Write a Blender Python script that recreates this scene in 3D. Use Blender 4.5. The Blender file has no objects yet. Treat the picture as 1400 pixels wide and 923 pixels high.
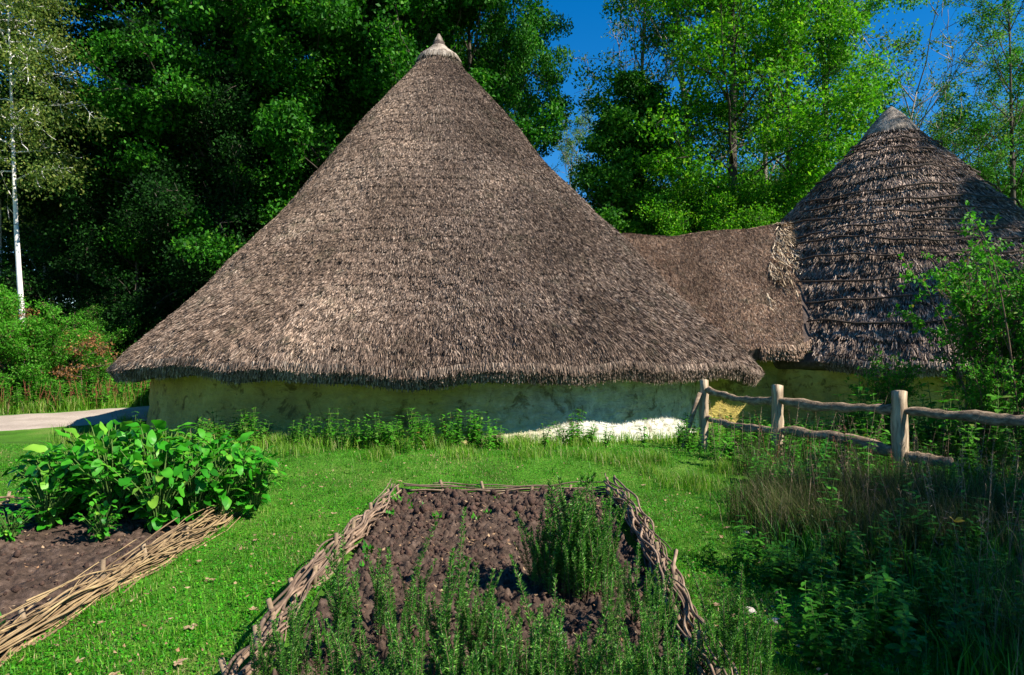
import bpy, math, random
import numpy as np
from mathutils import Vector, Matrix, noise as mnoise

R = math.radians
rng = np.random.default_rng(7)
random.seed(7)
scene = bpy.context.scene
COL = scene.collection

# ------------------------------------------------------------------ camera, sky, sun, exposure
cam_d = bpy.data.cameras.new('camera')
cam = bpy.data.objects.new('camera', cam_d)
COL.objects.link(cam)
cam.location = (0, 0, 1.6)
cam.rotation_euler = (R(90), 0, 0)
cam_d.sensor_width = 36.0
cam_d.lens = 24.0
cam_d.clip_start = 0.05
cam_d.clip_end = 2000
scene.camera = cam

SUN_EL, SUN_AZ = R(42), R(66)          # azimuth counted from straight behind the camera towards the right
sdir = Vector((math.sin(SUN_AZ) * math.cos(SUN_EL), -math.cos(SUN_AZ) * math.cos(SUN_EL), math.sin(SUN_EL)))
world = bpy.data.worlds.new('World')
scene.world = world
world.use_nodes = True
wn = world.node_tree
for n in list(wn.nodes):
    wn.nodes.remove(n)
sky = wn.nodes.new('ShaderNodeTexSky')
sky.sky_type = 'NISHITA'
sky.sun_disc = False
sky.sun_elevation = SUN_EL
sky.sun_rotation = math.atan2(sdir.x, sdir.y)
sky.altitude = 0
sky.air_density = 1.0
sky.dust_density = 0.0
sky.ozone_density = 7.0
hsv = wn.nodes.new('ShaderNodeHueSaturation')
hsv.inputs['Saturation'].default_value = 1.3
bg = wn.nodes.new('ShaderNodeBackground')
bg.inputs['Strength'].default_value = 0.078
wo = wn.nodes.new('ShaderNodeOutputWorld')
wn.links.new(sky.outputs[0], hsv.inputs['Color'])
wn.links.new(hsv.outputs[0], bg.inputs['Color'])
wn.links.new(bg.outputs[0], wo.inputs['Surface'])

sun_d = bpy.data.lights.new('sun', 'SUN')
sun_d.energy = 5.0
sun_d.angle = R(0.5)
sun_d.color = (1.0, 0.94, 0.84)
sun = bpy.data.objects.new('sun', sun_d)
COL.objects.link(sun)
sun.rotation_euler = sdir.to_track_quat('Z', 'Y').to_euler()
sun.location = (20, -5, 20)

scene.view_settings.view_transform = 'Standard'
scene.view_settings.look = 'None'
scene.view_settings.exposure = 1.05
scene.view_settings.gamma = 1.0
scene.render.engine = 'CYCLES'
scene.cycles.max_bounces = 6
scene.cycles.diffuse_bounces = 3
scene.cycles.transmission_bounces = 3
scene.cycles.transparent_max_bounces = 4


# ------------------------------------------------------------------ helpers
class MB:
    """collects vertices and faces and links them as one mesh object"""
    def __init__(self):
        self.v, self.q, self.t, self.n = [], [], [], 0

    def add(self, verts, quads=None, tris=None):
        verts = np.asarray(verts, dtype=np.float64).reshape(-1, 3)
        self.v.append(verts)
        if quads is not None and len(quads):
            self.q.append(np.asarray(quads, dtype=np.int64).reshape(-1, 4) + self.n)
        if tris is not None and len(tris):
            self.t.append(np.asarray(tris, dtype=np.int64).reshape(-1, 3) + self.n)
        self.n += len(verts)
        return self

    def arrays(self):
        v = np.concatenate(self.v) if self.v else np.zeros((0, 3))
        q = np.concatenate(self.q) if self.q else np.zeros((0, 4), int)
        t = np.concatenate(self.t) if self.t else np.zeros((0, 3), int)
        return v, q, t

    def merge(self, other, M=None):
        v, q, t = other.arrays() if isinstance(other, MB) else other
        if M is not None:
            M = np.array(M)
            v = v @ M[:3, :3].T + M[:3, 3]
        self.add(v, q, t)

    def mesh(self, name, smooth=False):
        v, q, t = self.arrays()
        me = bpy.data.meshes.new(name)
        me.vertices.add(len(v))
        me.vertices.foreach_set('co', v.astype(np.float32).ravel())
        me.loops.add(q.size + t.size)
        me.loops.foreach_set('vertex_index', np.concatenate([q.ravel(), t.ravel()]).astype(np.int32))
        me.polygons.add(len(q) + len(t))
        starts = np.concatenate([np.arange(len(q)) * 4, q.size + np.arange(len(t)) * 3]).astype(np.int32)
        me.polygons.foreach_set('loop_start', starts)
        if smooth:
            me.polygons.foreach_set('use_smooth', np.ones(len(q) + len(t), dtype=bool))
        me.update(calc_edges=True)
        return me

    def build(self, name, mat, parent=None, smooth=False):
        return link(name, self.mesh(name, smooth), mat, parent)


def link(name, me, mat=None, parent=None):
    if mat is not None and not me.materials:
        me.materials.append(mat)
    o = bpy.data.objects.new(name, me)
    COL.objects.link(o)
    if parent is not None:
        o.parent = parent
    return o


def empty(name, loc=(0, 0, 0), rz=0.0, s=1.0):
    o = bpy.data.objects.new(name, None)
    COL.objects.link(o)
    o.location = loc
    o.rotation_euler = (0, 0, rz)
    o.scale = (s, s, s)
    return o


def tag(o, label=None, cat=None, group=None, kind=None):
    if label: o['label'] = label
    if cat: o['category'] = cat
    if group: o['group'] = group
    if kind: o['kind'] = kind
    return o


def copy_tree(o, parent=None):
    c = o.copy()
    COL.objects.link(c)
    c.parent = parent
    for ch in list(o.children):
        copy_tree(ch, c)
    return c


def smooth(a, b, x):
    t = np.clip((np.asarray(x, float) - a) / (b - a), 0, 1)
    return t * t * (3 - 2 * t)


def unit(v):
    return v / np.maximum(np.linalg.norm(v, axis=-1, keepdims=True), 1e-9)


def wob(x, y, f=1.0, s=0.0):
    return (np.sin(x * 1.3 * f + s) * np.cos(y * 1.7 * f + 1.3 * s) + .6 * np.sin(x * 2.9 * f + y * 2.1 * f + s)
            + .35 * np.sin(x * 5.3 * f - y * 6.1 * f + 2 * s) + .2 * np.cos(x * 11 * f + y * 9.7 * f + s)) / 2.15


def ground_z(x, y):
    x = np.asarray(x, float); y = np.asarray(y, float)
    near = smooth(45, 25, np.hypot(x, y))
    return -0.30 * smooth(9.3, 13.5, y) + 0.015 * wob(x, y, 1.2) * near + .10 * smooth(10.2, 8.4, y) * smooth(7.4, 8.6, y) * smooth(-7, -5, x) * smooth(5, 3, x)


def tube(pts, rad, sides=6):
    """a tapered tube along a polyline: vertices and quads"""
    pts = np.asarray(pts, float)
    n = len(pts)
    rad = np.broadcast_to(np.asarray(rad, float), (n,))
    tg = unit(np.gradient(pts, axis=0))
    up = np.array([0.31, 0.17, 0.93]) if abs(tg[0, 2]) < .8 else np.array([0.95, .2, .1])
    a = unit(np.cross(tg, up)); b = np.cross(tg, a)
    th = np.arange(sides) * 2 * np.pi / sides
    v = pts[:, None] + rad[:, None, None] * (np.cos(th)[None, :, None] * a[:, None] + np.sin(th)[None, :, None] * b[:, None])
    i = np.arange(n - 1)[:, None] * sides; j = np.arange(sides)[None]
    q = np.stack([i + j, i + (j + 1) % sides, i + sides + (j + 1) % sides, i + sides + j], -1).reshape(-1, 4)
    v = v.reshape(-1, 3)
    tris = []
    nv = len(v)
    v = np.concatenate([v, pts[:1], pts[-1:]])
    for k in range(sides):
        tris.append((nv, (k + 1) % sides, k))
        tris.append((nv + 1, nv - sides + k, nv - sides + (k + 1) % sides))
    return v, q, tris


def cards(p, d, w, ln, wd, tip=.15, shoulder=.5, droop=0.0, nrm=None):
    """n leaves, each a folded six-point blade: base, two shoulders, tip"""
    n = len(p)
    ln = np.broadcast_to(ln, (n,))[:, None]; wd = np.broadcast_to(wd, (n,))[:, None]
    if nrm is None: nrm = unit(np.cross(d, w))
    mid = p + d * ln * shoulder + nrm * ln * droop * .4
    end = p + d * ln - nrm * ln * droop
    v = np.stack([p, mid - w * wd * .5, end, mid + w * wd * .5], 1)
    q = np.arange(n * 4).reshape(n, 4)
    return v.reshape(-1, 3), q


def strips(p, d, w, ln, w0, w1, nrm=None, bend=0.0):
    n = len(p)
    ln = np.broadcast_to(ln, (n,))[:, None]
    w0 = np.broadcast_to(w0, (n,))[:, None]; w1 = np.broadcast_to(w1, (n,))[:, None]
    e = p + d * ln
    v = np.stack([p - w * w0 / 2, p + w * w0 / 2, e + w * w1 / 2, e - w * w1 / 2], 1)
    return v.reshape(-1, 3), np.arange(n * 4).reshape(n, 4)


def rnd_dir(n):
    return unit(rng.normal(size=(n, 3)))


# ------------------------------------------------------------------ materials
def nodemat(name):
    m = bpy.data.materials.new(name)
    m.use_nodes = True
    nt = m.node_tree
    for n in list(nt.nodes): nt.nodes.remove(n)
    out = nt.nodes.new('ShaderNodeOutputMaterial')
    return m, nt, out


def ramp(nt, fac, stops):
    r = nt.nodes.new('ShaderNodeValToRGB')
    els = r.color_ramp.elements
    while len(els) < len(stops): els.new(0.5)
    for e, (p, c) in zip(els, stops):
        e.position = p; e.color = (*c, 1)
    nt.links.new(fac, r.inputs[0])
    return r.outputs[0]


def noise(nt, scale, detail=4, rough=.55, vec=None, dist=0):
    t = nt.nodes.new('ShaderNodeTexNoise')
    t.inputs['Scale'].default_value = scale
    t.inputs['Detail'].default_value = detail
    t.inputs['Roughness'].default_value = rough
    t.inputs['Distortion'].default_value = dist
    if vec is None:
        g = nt.nodes.new('ShaderNodeTexCoord'); vec = g.outputs['Object']
    nt.links.new(vec, t.inputs['Vector'])
    return t.outputs['Fac']


def mapping(nt, scale):
    g = nt.nodes.new('ShaderNodeTexCoord'); m = nt.nodes.new('ShaderNodeMapping')
    m.inputs['Scale'].default_value = scale
    nt.links.new(g.outputs['Object'], m.inputs['Vector'])
    return m.outputs[0]


def mix(nt, fac, a, b, mode='MIX'):
    m = nt.nodes.new('ShaderNodeMix'); m.data_type = 'RGBA'; m.blend_type = mode
    def put(sock, val):
        if isinstance(val, (tuple, list)): sock.default_value = (*val, 1)
        elif isinstance(val, (float, int)): sock.default_value = val
        else: nt.links.new(val, sock)
    put(m.inputs[0], fac); put(m.inputs[6], a); put(m.inputs[7], b)
    return m.outputs[2]


def island(nt):
    g = nt.nodes.new('ShaderNodeNewGeometry')
    return g.outputs['Random Per Island']


def leaf_mat(name, stops, trans=.35, rough=.6, spec=.18, big=None, tint=.25):
    """leaf blades: colour per blade, a slow drift over the plant, some light through the blade"""
    m, nt, out = nodemat(name)
    c = ramp(nt, island(nt), stops)
    nz = noise(nt, big or .5, 2)
    hs = nt.nodes.new('ShaderNodeHueSaturation')
    mr = nt.nodes.new('ShaderNodeMapRange')
    mr.inputs['From Min'].default_value = .3; mr.inputs['From Max'].default_value = .7
    mr.inputs['To Min'].default_value = 1 - tint; mr.inputs['To Max'].default_value = 1 + tint
    nt.links.new(nz, mr.inputs['Value'])
    nt.links.new(mr.outputs[0], hs.inputs['Value']); nt.links.new(c, hs.inputs['Color'])
    p = nt.nodes.new('ShaderNodeBsdfPrincipled')
    p.inputs['Roughness'].default_value = rough
    p.inputs['Specular IOR Level'].default_value = spec
    nt.links.new(hs.outputs[0], p.inputs['Base Color'])
    tr = nt.nodes.new('ShaderNodeBsdfTranslucent')
    tc = mix(nt, .5, hs.outputs[0], (1.0, 1.35, .35), 'MULTIPLY')
    nt.links.new(tc, tr.inputs['Color'])
    ms = nt.nodes.new('ShaderNodeMixShader'); ms.inputs[0].default_value = trans
    nt.links.new(p.outputs[0], ms.inputs[1]); nt.links.new(tr.outputs[0], ms.inputs[2])
    nt.links.new(ms.outputs[0], out.inputs['Surface'])
    return m


def surf_mat(name, stops, scale=(1, 1, 1), nscale=4, detail=6, rough=.85, bump=.4, bscale=None, bdist=.02, per=None, spec=.2):
    m, nt, out = nodemat(name)
    vec = mapping(nt, scale)
    f = noise(nt, nscale, detail, .6, vec)
    c = ramp(nt, f, stops)
    if per:
        c = mix(nt, .75, c, ramp(nt, island(nt), per), 'MULTIPLY')
    p = nt.nodes.new('ShaderNodeBsdfPrincipled')
    p.inputs['Roughness'].default_value = rough
    p.inputs['Specular IOR Level'].default_value = spec
    nt.links.new(c, p.inputs['Base Color'])
    b = nt.nodes.new('ShaderNodeBump')
    b.inputs['Strength'].default_value = bump; b.inputs['Distance'].default_value = bdist
    nt.links.new(noise(nt, bscale or nscale * 3, 5, .65, vec), b.inputs['Height'])
    nt.links.new(b.outputs[0], p.inputs['Normal'])
    nt.links.new(p.outputs[0], out.inputs['Surface'])
    return m


def thatch_mat(name, dark, mid, light, patch_scale=.55, pale=(.46, .40, .34)):
    """straw ends: one colour per straw, weathered in broad patches"""
    m, nt, out = nodemat(name)
    c = ramp(nt, island(nt), [(0, dark), (.45, mid), (.85, light), (1, pale)])
    pt = ramp(nt, noise(nt, patch_scale, 5, .6), [(.34, (.58, .52, .46)), (.48, (.92, .84, .78)), (.56, (1.05, .99, .94)), (.66, (1.45, 1.36, 1.26))])
    fine = ramp(nt, noise(nt, 11, 6, .75), [(.38, (.34, .31, .28)), (.5, (.9, .88, .86)), (.62, (1.3, 1.26, 1.22))])
    c = mix(nt, 1.0, c, pt, 'MULTIPLY')
    c = mix(nt, .8, c, fine, 'MULTIPLY')
    moss = ramp(nt, noise(nt, 1.7, 8, .75), [(.55, (0, 0, 0)), (.68, (.5, .5, .5))])
    c = mix(nt, moss, c, (.085, .082, .045))
    p = nt.nodes.new('ShaderNodeBsdfPrincipled')
    p.inputs['Roughness'].default_value = .75
    p.inputs['Specular IOR Level'].default_value = .25
    nt.links.new(c, p.inputs['Base Color'])
    nt.links.new(p.outputs[0], out.inputs['Surface'])
    return m


M = {}
M['thatch'] = thatch_mat('thatch', (.024, .018, .014), (.155, .116, .092), (.38, .295, .235))
M['thatch_russet'] = thatch_mat('russet_thatch', (.04, .025, .018), (.205, .135, .092), (.40, .28, .195), .8)
M['thatch_grey'] = thatch_mat('grey_thatch', (.03, .022, .019), (.22, .168, .138), (.52, .42, .35), .9)
M['thatch_pale'] = thatch_mat('pale_straw', (.22, .17, .11), (.50, .42, .30), (.66, .58, .44), 1.2)
M['thatch_base'] = surf_mat('thatch_core', [(.3, (.045, .032, .026)), (.7, (.12, .085, .068))], nscale=14, bump=.8, bdist=.03)  # core coloured dark so the gaps between straws look shaded
M['cap'] = thatch_mat('ridge_cap_thatch', (.20, .17, .14), (.38, .34, .29), (.52, .47, .41), 1.5)
M['bark'] = surf_mat('dark_bark', [(.3, (.03, .024, .018)), (.7, (.13, .105, .08))], (1, 1, .25), 6, bump=.9, bdist=.04)
M['bark_pale'] = surf_mat('grey_bark', [(.3, (.12, .10, .08)), (.7, (.36, .32, .27))], (1, 1, .3), 5, bump=.6, bdist=.03)
M['bark_birch'] = surf_mat('birch_bark', [(.30, (.03, .025, .022)), (.40, (.60, .57, .52)), (.8, (.82, .79, .74))], (.6, .6, 5), 2.2, bump=.3)
M['oak'] = surf_mat('weathered_oak', [(.28, (.12, .08, .05)), (.5, (.36, .27, .18)), (.72, (.60, .48, .34))], (9, 9, 1.2), 3, 7, bump=.7, bscale=9, bdist=.012)
M['rail'] = surf_mat('weathered_rail', [(.28, (.07, .045, .028)), (.5, (.22, .155, .10)), (.72, (.42, .31, .21))], (1.2, 7, 9), 3, 7, bump=.7, bscale=9, bdist=.012)
M['withy'] = surf_mat('dry_withies', [(.3, (.16, .105, .06)), (.7, (.42, .31, .18))], nscale=8, bump=.3, per=[(0, (.40, .34, .30)), (.5, (.85, .8, .72)), (1, (1.25, 1.2, .95))])
M['withy_old'] = surf_mat('old_withies', [(.3, (.12, .08, .055)), (.7, (.33, .245, .18))], nscale=8, bump=.3, per=[(0, (.32, .28, .26)), (.5, (.75, .7, .68)), (1, (1.3, 1.2, 1.1))])
M['stake'] = surf_mat('stake_wood', [(.3, (.12, .08, .05)), (.7, (.34, .25, .155))], nscale=7, bump=.4)
M['soil'] = surf_mat('dug_soil', [(.3, (.025, .016, .011)), (.52, (.075, .048, .034)), (.75, (.17, .115, .085))], nscale=16, detail=8, bump=.9, bscale=60, bdist=.02)
M['clod'] = surf_mat('soil_clods', [(.3, (.04, .023, .017)), (.7, (.125, .075, .055))], nscale=20, bump=.8, bscale=70, per=[(0, (.5, .5, .5)), (1, (1.25, 1.2, 1.15))])
M['litter'] = surf_mat('dry_leaf', [(.3, (.16, .10, .055)), (.7, (.42, .30, .18))], nscale=30, per=[(0, (.7, .45, .35)), (.5, (1, .9, .8)), (1, (1.5, 1.5, 1.5))])


# path
def path_mat():
    m, nt, out = nodemat('gravel_path')
    c = ramp(nt, noise(nt, 1.2, 6, .7), [(.3, (.30, .235, .185)), (.7, (.50, .41, .33))])
    c = mix(nt, .6, c, ramp(nt, noise(nt, 60, 3, .7), [(.35, (.5, .5, .5)), (.65, (1.2, 1.2, 1.2))]), 'MULTIPLY')
    p = nt.nodes.new('ShaderNodeBsdfPrincipled'); p.inputs['Roughness'].default_value = .9
    nt.links.new(c, p.inputs['Base Color'])
    b = nt.nodes.new('ShaderNodeBump'); b.inputs['Strength'].default_value = .5; b.inputs['Distance'].default_value = .01
    nt.links.new(noise(nt, 70, 3), b.inputs['Height']); nt.links.new(b.outputs[0], p.inputs['Normal'])
    nt.links.new(p.outputs[0], out.inputs['Surface'])
    return m


def ground_mat():
    m, nt, out = nodemat('turf')
    c = ramp(nt, noise(nt, 1.1, 6, .65), [(.30, (.045, .11, .012)), (.52, (.075, .20, .018)), (.68, (.15, .22, .045)), (.80, (.22, .19, .10))])
    c = mix(nt, .7, c, ramp(nt, noise(nt, 45, 4, .7), [(.3, (.45, .45, .4)), (.7, (1.3, 1.3, 1.2))]), 'MULTIPLY')
    p = nt.nodes.new('ShaderNodeBsdfPrincipled'); p.inputs['Roughness'].default_value = .95
    p.inputs['Specular IOR Level'].default_value = .1
    nt.links.new(c, p.inputs['Base Color'])
    b = nt.nodes.new('ShaderNodeBump'); b.inputs['Strength'].default_value = .8; b.inputs['Distance'].default_value = .03
    nt.links.new(noise(nt, 30, 5, .7), b.inputs['Height']); nt.links.new(b.outputs[0], p.inputs['Normal'])
    nt.links.new(p.outputs[0], out.inputs['Surface'])
    return m


def wall_mat(name, xa, xb):
    """limewashed daub: pale at the right, olive shade painted in leftwards, stain spots, scuffs, uneven hand-laid face"""
    m, nt, out = nodemat(name)
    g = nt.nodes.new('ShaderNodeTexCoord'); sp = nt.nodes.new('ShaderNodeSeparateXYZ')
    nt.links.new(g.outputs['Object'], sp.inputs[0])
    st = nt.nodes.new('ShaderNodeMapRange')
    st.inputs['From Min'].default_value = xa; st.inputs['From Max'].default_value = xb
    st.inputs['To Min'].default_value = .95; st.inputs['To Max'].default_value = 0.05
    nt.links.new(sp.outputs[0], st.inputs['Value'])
    shade_tint = ramp(nt, noise(nt, 1.6, 6, .6), [(.25, (.30, .215, .035)), (.5, (.46, .345, .06)), (.75, (.58, .47, .12))])  # olive of the shaded wall put into the colour, fading out rightwards
    c = mix(nt, st.outputs[0], ramp(nt, noise(nt, 5, 6, .65), [(.35, (.42, .40, .33)), (.6, (.72, .70, .64))]), shade_tint)
    spots = ramp(nt, noise(nt, 3.6, 8, .68, dist=.6), [(.55, (1, 1, 1)), (.61, (.45, .40, .30)), (.70, (.14, .12, .08))])
    c = mix(nt, .85, c, spots, 'MULTIPLY')
    c = mix(nt, .5, c, ramp(nt, noise(nt, 14, 5, .7), [(.3, (.6, .6, .55)), (.6, (1.08, 1.08, 1.05))]), 'MULTIPLY')
    p = nt.nodes.new('ShaderNodeBsdfPrincipled'); p.inputs['Roughness'].default_value = .9
    nt.links.new(c, p.inputs['Base Color'])
    b = nt.nodes.new('ShaderNodeBump'); b.inputs['Strength'].default_value = 1.0; b.inputs['Distance'].default_value = .09
    nt.links.new(noise(nt, 4, 7, .6, mapping(nt, (1, 1, 2.2)), .8), b.inputs['Height']); nt.links.new(b.outputs[0], p.inputs['Normal'])
    nt.links.new(p.outputs[0], out.inputs['Surface'])
    return m


M['path'] = path_mat(); M['ground'] = ground_mat(); M['wall'] = wall_mat('limewashed_daub', -1.2, 1.3); M['wall_shaded'] = wall_mat('shade_tinted_daub', 50, 60)  # second daub carries the painted olive shade all over
G = lambda *c: c
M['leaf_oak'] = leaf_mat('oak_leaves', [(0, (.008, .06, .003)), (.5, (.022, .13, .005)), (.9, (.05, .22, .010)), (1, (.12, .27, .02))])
M['leaf_shade_dark'] = leaf_mat('shade_darkened_leaves', [(0, (.003, .015, .003)), (.6, (.008, .038, .005)), (1, (.02, .085, .008))], .25, .7, .1)  # shade inside the wood put into near-black leaf colours
M['leaf_ash'] = leaf_mat('ash_leaves', [(0, (.03, .14, .005)), (.5, (.075, .27, .008)), (.9, (.16, .40, .012)), (1, (.30, .45, .03))], .45)
M['leaf_mid'] = leaf_mat('broad_leaves', [(0, (.02, .10, .006)), (.5, (.05, .20, .012)), (1, (.13, .33, .03))], .4)
M['leaf_grey'] = leaf_mat('thin_leaves', [(0, (.05, .12, .018)), (.5, (.11, .22, .03)), (1, (.24, .32, .07))], .4)
M['leaf_birch'] = leaf_mat('birch_leaves', [(0, (.06, .11, .02)), (.5, (.11, .18, .03)), (1, (.22, .24, .05))], .4)
M['leaf_bush'] = leaf_mat('bramble_leaves', [(0, (.035, .16, .008)), (.5, (.07, .30, .012)), (.92, (.11, .32, .03)), (.97, (.18, .30, .05)), (1, (.25, .12, .04))], .4)
M['leaf_veg'] = leaf_mat('glossy_leaves', [(0, (.010, .10, .004)), (.5, (.03, .24, .008)), (.85, (.08, .36, .02)), (1, (.22, .42, .04))], .35, .45, .3, 4)
M['grass'] = leaf_mat('grass_blades', [(0, (.02, .12, .003)), (.5, (.055, .25, .006)), (.85, (.12, .33, .015)), (1, (.34, .35, .10))], .4, .5, .25, .6, .4)
M['clover'] = leaf_mat('clover_leaves', [(0, (.015, .13, .003)), (.6, (.04, .27, .006)), (1, (.11, .37, .015))], .35, .45, .3, .9, .35)
M['tuft'] = leaf_mat('tuft_grass', [(0, (.05, .17, .006)), (.55, (.13, .32, .012)), (.8, (.26, .38, .05)), (1, (.45, .38, .18))], .4, .5, .25, .8)
M['dry'] = leaf_mat('dry_grass_blades', [(0, (.025, .04, .010)), (.5, (.06, .085, .02)), (.8, (.11, .10, .045)), (1, (.26, .21, .13))], .3, .7, .1, 1.5)
M['withered'] = leaf_mat('withered_blades', [(0, (.12, .12, .04)), (.5, (.24, .21, .09)), (1, (.42, .34, .18))], .3, .6, .1, 1.5)
M['nettle'] = leaf_mat('nettle_leaves', [(0, (.012, .09, .004)), (.5, (.03, .18, .008)), (1, (.09, .30, .02))], .3, .5, .3, 2)
M['rosemary'] = leaf_mat('rosemary_needles', [(0, (.018, .085, .008)), (.5, (.038, .17, .014)), (1, (.19, .42, .06))], .3, .5, .3, 6)
M['stem_green'] = surf_mat('green_stem', [(.3, (.05, .11, .02)), (.7, (.12, .20, .04))], nscale=6, bump=.2)
M['stem_brown'] = surf_mat('brown_stem', [(.3, (.07, .045, .03)), (.7, (.18, .12, .08))], nscale=9, bump=.3)
M['rod'] = surf_mat('dark_rod', [(.3, (.025, .018, .013)), (.7, (.07, .05, .038))], nscale=9, bump=.3)
M['stem_red'] = surf_mat('red_stem', [(.3, (.13, .035, .02)), (.7, (.26, .10, .05))], nscale=9, bump=.3)
M['leaf_rust'] = leaf_mat('rust_leaves', [(0, (.16, .06, .02)), (.5, (.30, .13, .05)), (1, (.38, .22, .08))], .3)
M['leaf_yellow'] = leaf_mat('yellow_leaf', [(0, (.45, .28, .03)), (1, (.6, .42, .05))], .3)

# ------------------------------------------------------------------ ground, path
xs = np.unique(np.concatenate([np.linspace(-400, -14, 30), np.arange(-14, 14.01, .14), np.linspace(14, 400, 30)]))
ys = np.unique(np.concatenate([np.linspace(-60, 1, 12), np.arange(1, 20.01, .12), np.linspace(20, 500, 40)]))
X, Y = np.meshgrid(xs, ys, indexing='ij')
def grid_faces(nx, ny):
    i = np.arange(nx - 1)[:, None] * ny; j = np.arange(ny - 1)[None]
    return np.stack([i + j, i + ny + j, i + ny + j + 1, i + j + 1], -1).reshape(-1, 4)
g = MB(); g.add(np.stack([X, Y, ground_z(X, Y)], -1), grid_faces(len(xs), len(ys)))
tag(g.build('ground', M['ground'], smooth=True), kind='structure')

def spline(pts, n):
    pts = np.asarray(pts, float)
    t = np.linspace(0, len(pts) - 1, n); i = np.clip(t.astype(int), 0, len(pts) - 2); f = (t - i)[:, None]
    P = np.concatenate([[2 * pts[0] - pts[1]], pts, [2 * pts[-1] - pts[-2]]])
    a, b, c, d = P[i], P[i + 1], P[i + 2], P[i + 3]
    return .5 * ((2 * b) + (c - a) * f + (2 * a - 5 * b + 4 * c - d) * f ** 2 + (3 * b - a - 3 * c + d) * f ** 3)

pc = spline([(-34, 9), (-22, 11.4), (-15, 13.6), (-10.9, 15.6), (-8.2, 18.8), (-6.6, 23), (-3, 32)], 260)
tg = unit(np.gradient(pc, axis=0)); nn = np.stack([-tg[:, 1], tg[:, 0]], 1)
wv = np.linspace(-1, 1, 25)
edge = 1.75 + .12 * wob(pc[:, 0], pc[:, 1], 1.7)
PP = pc[:, None] + nn[:, None] * wv[None, :, None] * edge[:, None, None]
pz = ground_z(PP[..., 0], PP[..., 1]) + .03 - .035 * np.abs(wv[None]) ** 6
g = MB(); g.add(np.concatenate([PP, pz[..., None]], -1), grid_faces(260, 25))
tag(g.build('path', M['path'], smooth=True), kind='structure')
def path_dist(x, y):
    d = np.full(np.shape(x), 99.)
    for k in range(0, 260, 3):
        d = np.minimum(d, np.hypot(x - pc[k, 0], y - pc[k, 1]))
    return d

# ------------------------------------------------------------------ roundhouses
C1 = np.array([-1.82, 17.0]); C2 = np.array([10.27, 18.5])
PROF1 = [(9.02, .16), (8.85, .24), (8.6, .42), (8.2, .68), (7.5, 1.30), (6, 2.50), (4.4, 3.80), (2.6, 5.48), (1.5, 6.78), (1.2, 7.02)]
PROF2 = [(7.75, .12), (7.55, .30), (7.1, .66), (6, 1.70), (4.4, 3.10), (2.6, 4.72), (1.5, 5.75), (1.15, 6.0)]
R1, R2 = 7.02, 6.0

def prof_r(prof, z):
    P = np.array(prof)[::-1]
    return np.interp(z, P[:, 0], P[:, 1])

def eave1(phi):
    """unevenness of the eave: drop and radius change by direction"""
    d = np.degrees(np.arctan2(np.sin(phi), np.cos(phi)))
    drop = -.23 * smooth(-125, -160, d) - .23 * smooth(110, 150, d) + .035 * np.sin(phi * 9 + 1) + .03 * np.sin(phi * 17) + .02 * np.sin(phi * 31 + 2)
    drop = drop - .10 * np.exp(-((d + 84) / 4.5) ** 2) - .10 * smooth(-62, -30, d) * smooth(10, -15, d) - .14 * np.exp(-((d + 27) / 9) ** 2)
    rad = .05 * np.sin(phi * 5 + .4) + .03 * np.sin(phi * 13) + .55 * np.exp(-((d + 27) / 13) ** 2)
    return drop, rad

def eave2(phi):
    d = np.degrees(np.arctan2(np.sin(phi), np.cos(phi)))
    return .03 * np.sin(phi * 7) + .025 * np.sin(phi * 16 + 1), .05 * np.sin(phi * 6 + 2) - .55 * np.exp(-((d + 140) / 28) ** 2)

def roof_point(C, prof, eave, R0, s, phi):
    """s = 0 apex .. 1 eave; follows the profile in slope length, with slow lumps"""
    P = np.array(prof, float)
    L = np.concatenate([[0], np.cumsum(np.hypot(np.diff(P[:, 0]), np.diff(P[:, 1])))]); L /= L[-1]
    z = np.interp(s, L, P[:, 0]); r = np.interp(s, L, P[:, 1])
    dr, ra = eave(phi)
    k = smooth(.62, 1, s)
    k2 = smooth(.15, 1, s)
    z = z + dr * k; r = r + ra * k2
    b = .05 * wob(np.cos(phi) * 3.1 + 2, np.sin(phi) * 3.1 + z * .9, 1.0, R0) * smooth(.05, .3, s)
    r = r + b; z = z + b
    return np.stack([C[0] + r * np.cos(phi), C[1] + r * np.sin(phi), z + 0 * r], -1)

def roof_core(C, prof, eave, R0, zb, wall_r, name, parent):
    ph = np.linspace(0, 2 * np.pi, 241)[:-1]
    ss = np.concatenate([np.linspace(0, .9, 60), np.linspace(.91, 1, 12)])
    S, PH = np.meshgrid(ss, ph, indexing='ij')
    V = roof_point(C, prof, eave, R0, S, PH)
    V[..., :2] -= (V[..., :2] - C) / np.maximum(np.linalg.norm(V[..., :2] - C, axis=-1, keepdims=True), .2) * .05; V[..., 2] -= .05
    e = V[-1] + [0, 0, .02]
    rad = unit(np.concatenate([e[:, :2] - C, np.zeros((240, 1))], 1))
    rings = [e + rad * .03 + np.array([0, 0, -.10]), e - rad * .03 + np.array([0, 0, -.20]), e - rad * .14 + np.array([0, 0, -.26])]
    inner = np.stack([C[0] + (wall_r - .1) * np.cos(ph), C[1] + (wall_r - .1) * np.sin(ph), np.full(240, zb + .45)], -1)
    V = np.concatenate([V.reshape(-1, 3)] + rings + [inner])
    nr = len(ss) + 4
    i = np.arange(nr - 1)[:, None] * 240; j = np.arange(240)[None]
    q = np.stack([i + j, i + 240 + j, i + 240 + (j + 1) % 240, i + (j + 1) % 240], -1).reshape(-1, 4)
    b = MB(); b.add(V, q, [(len(V), k, (k + 1) % 240) for k in range(240)][:0])
    return b.build(name, M['thatch_base'], parent, smooth=True)

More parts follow.
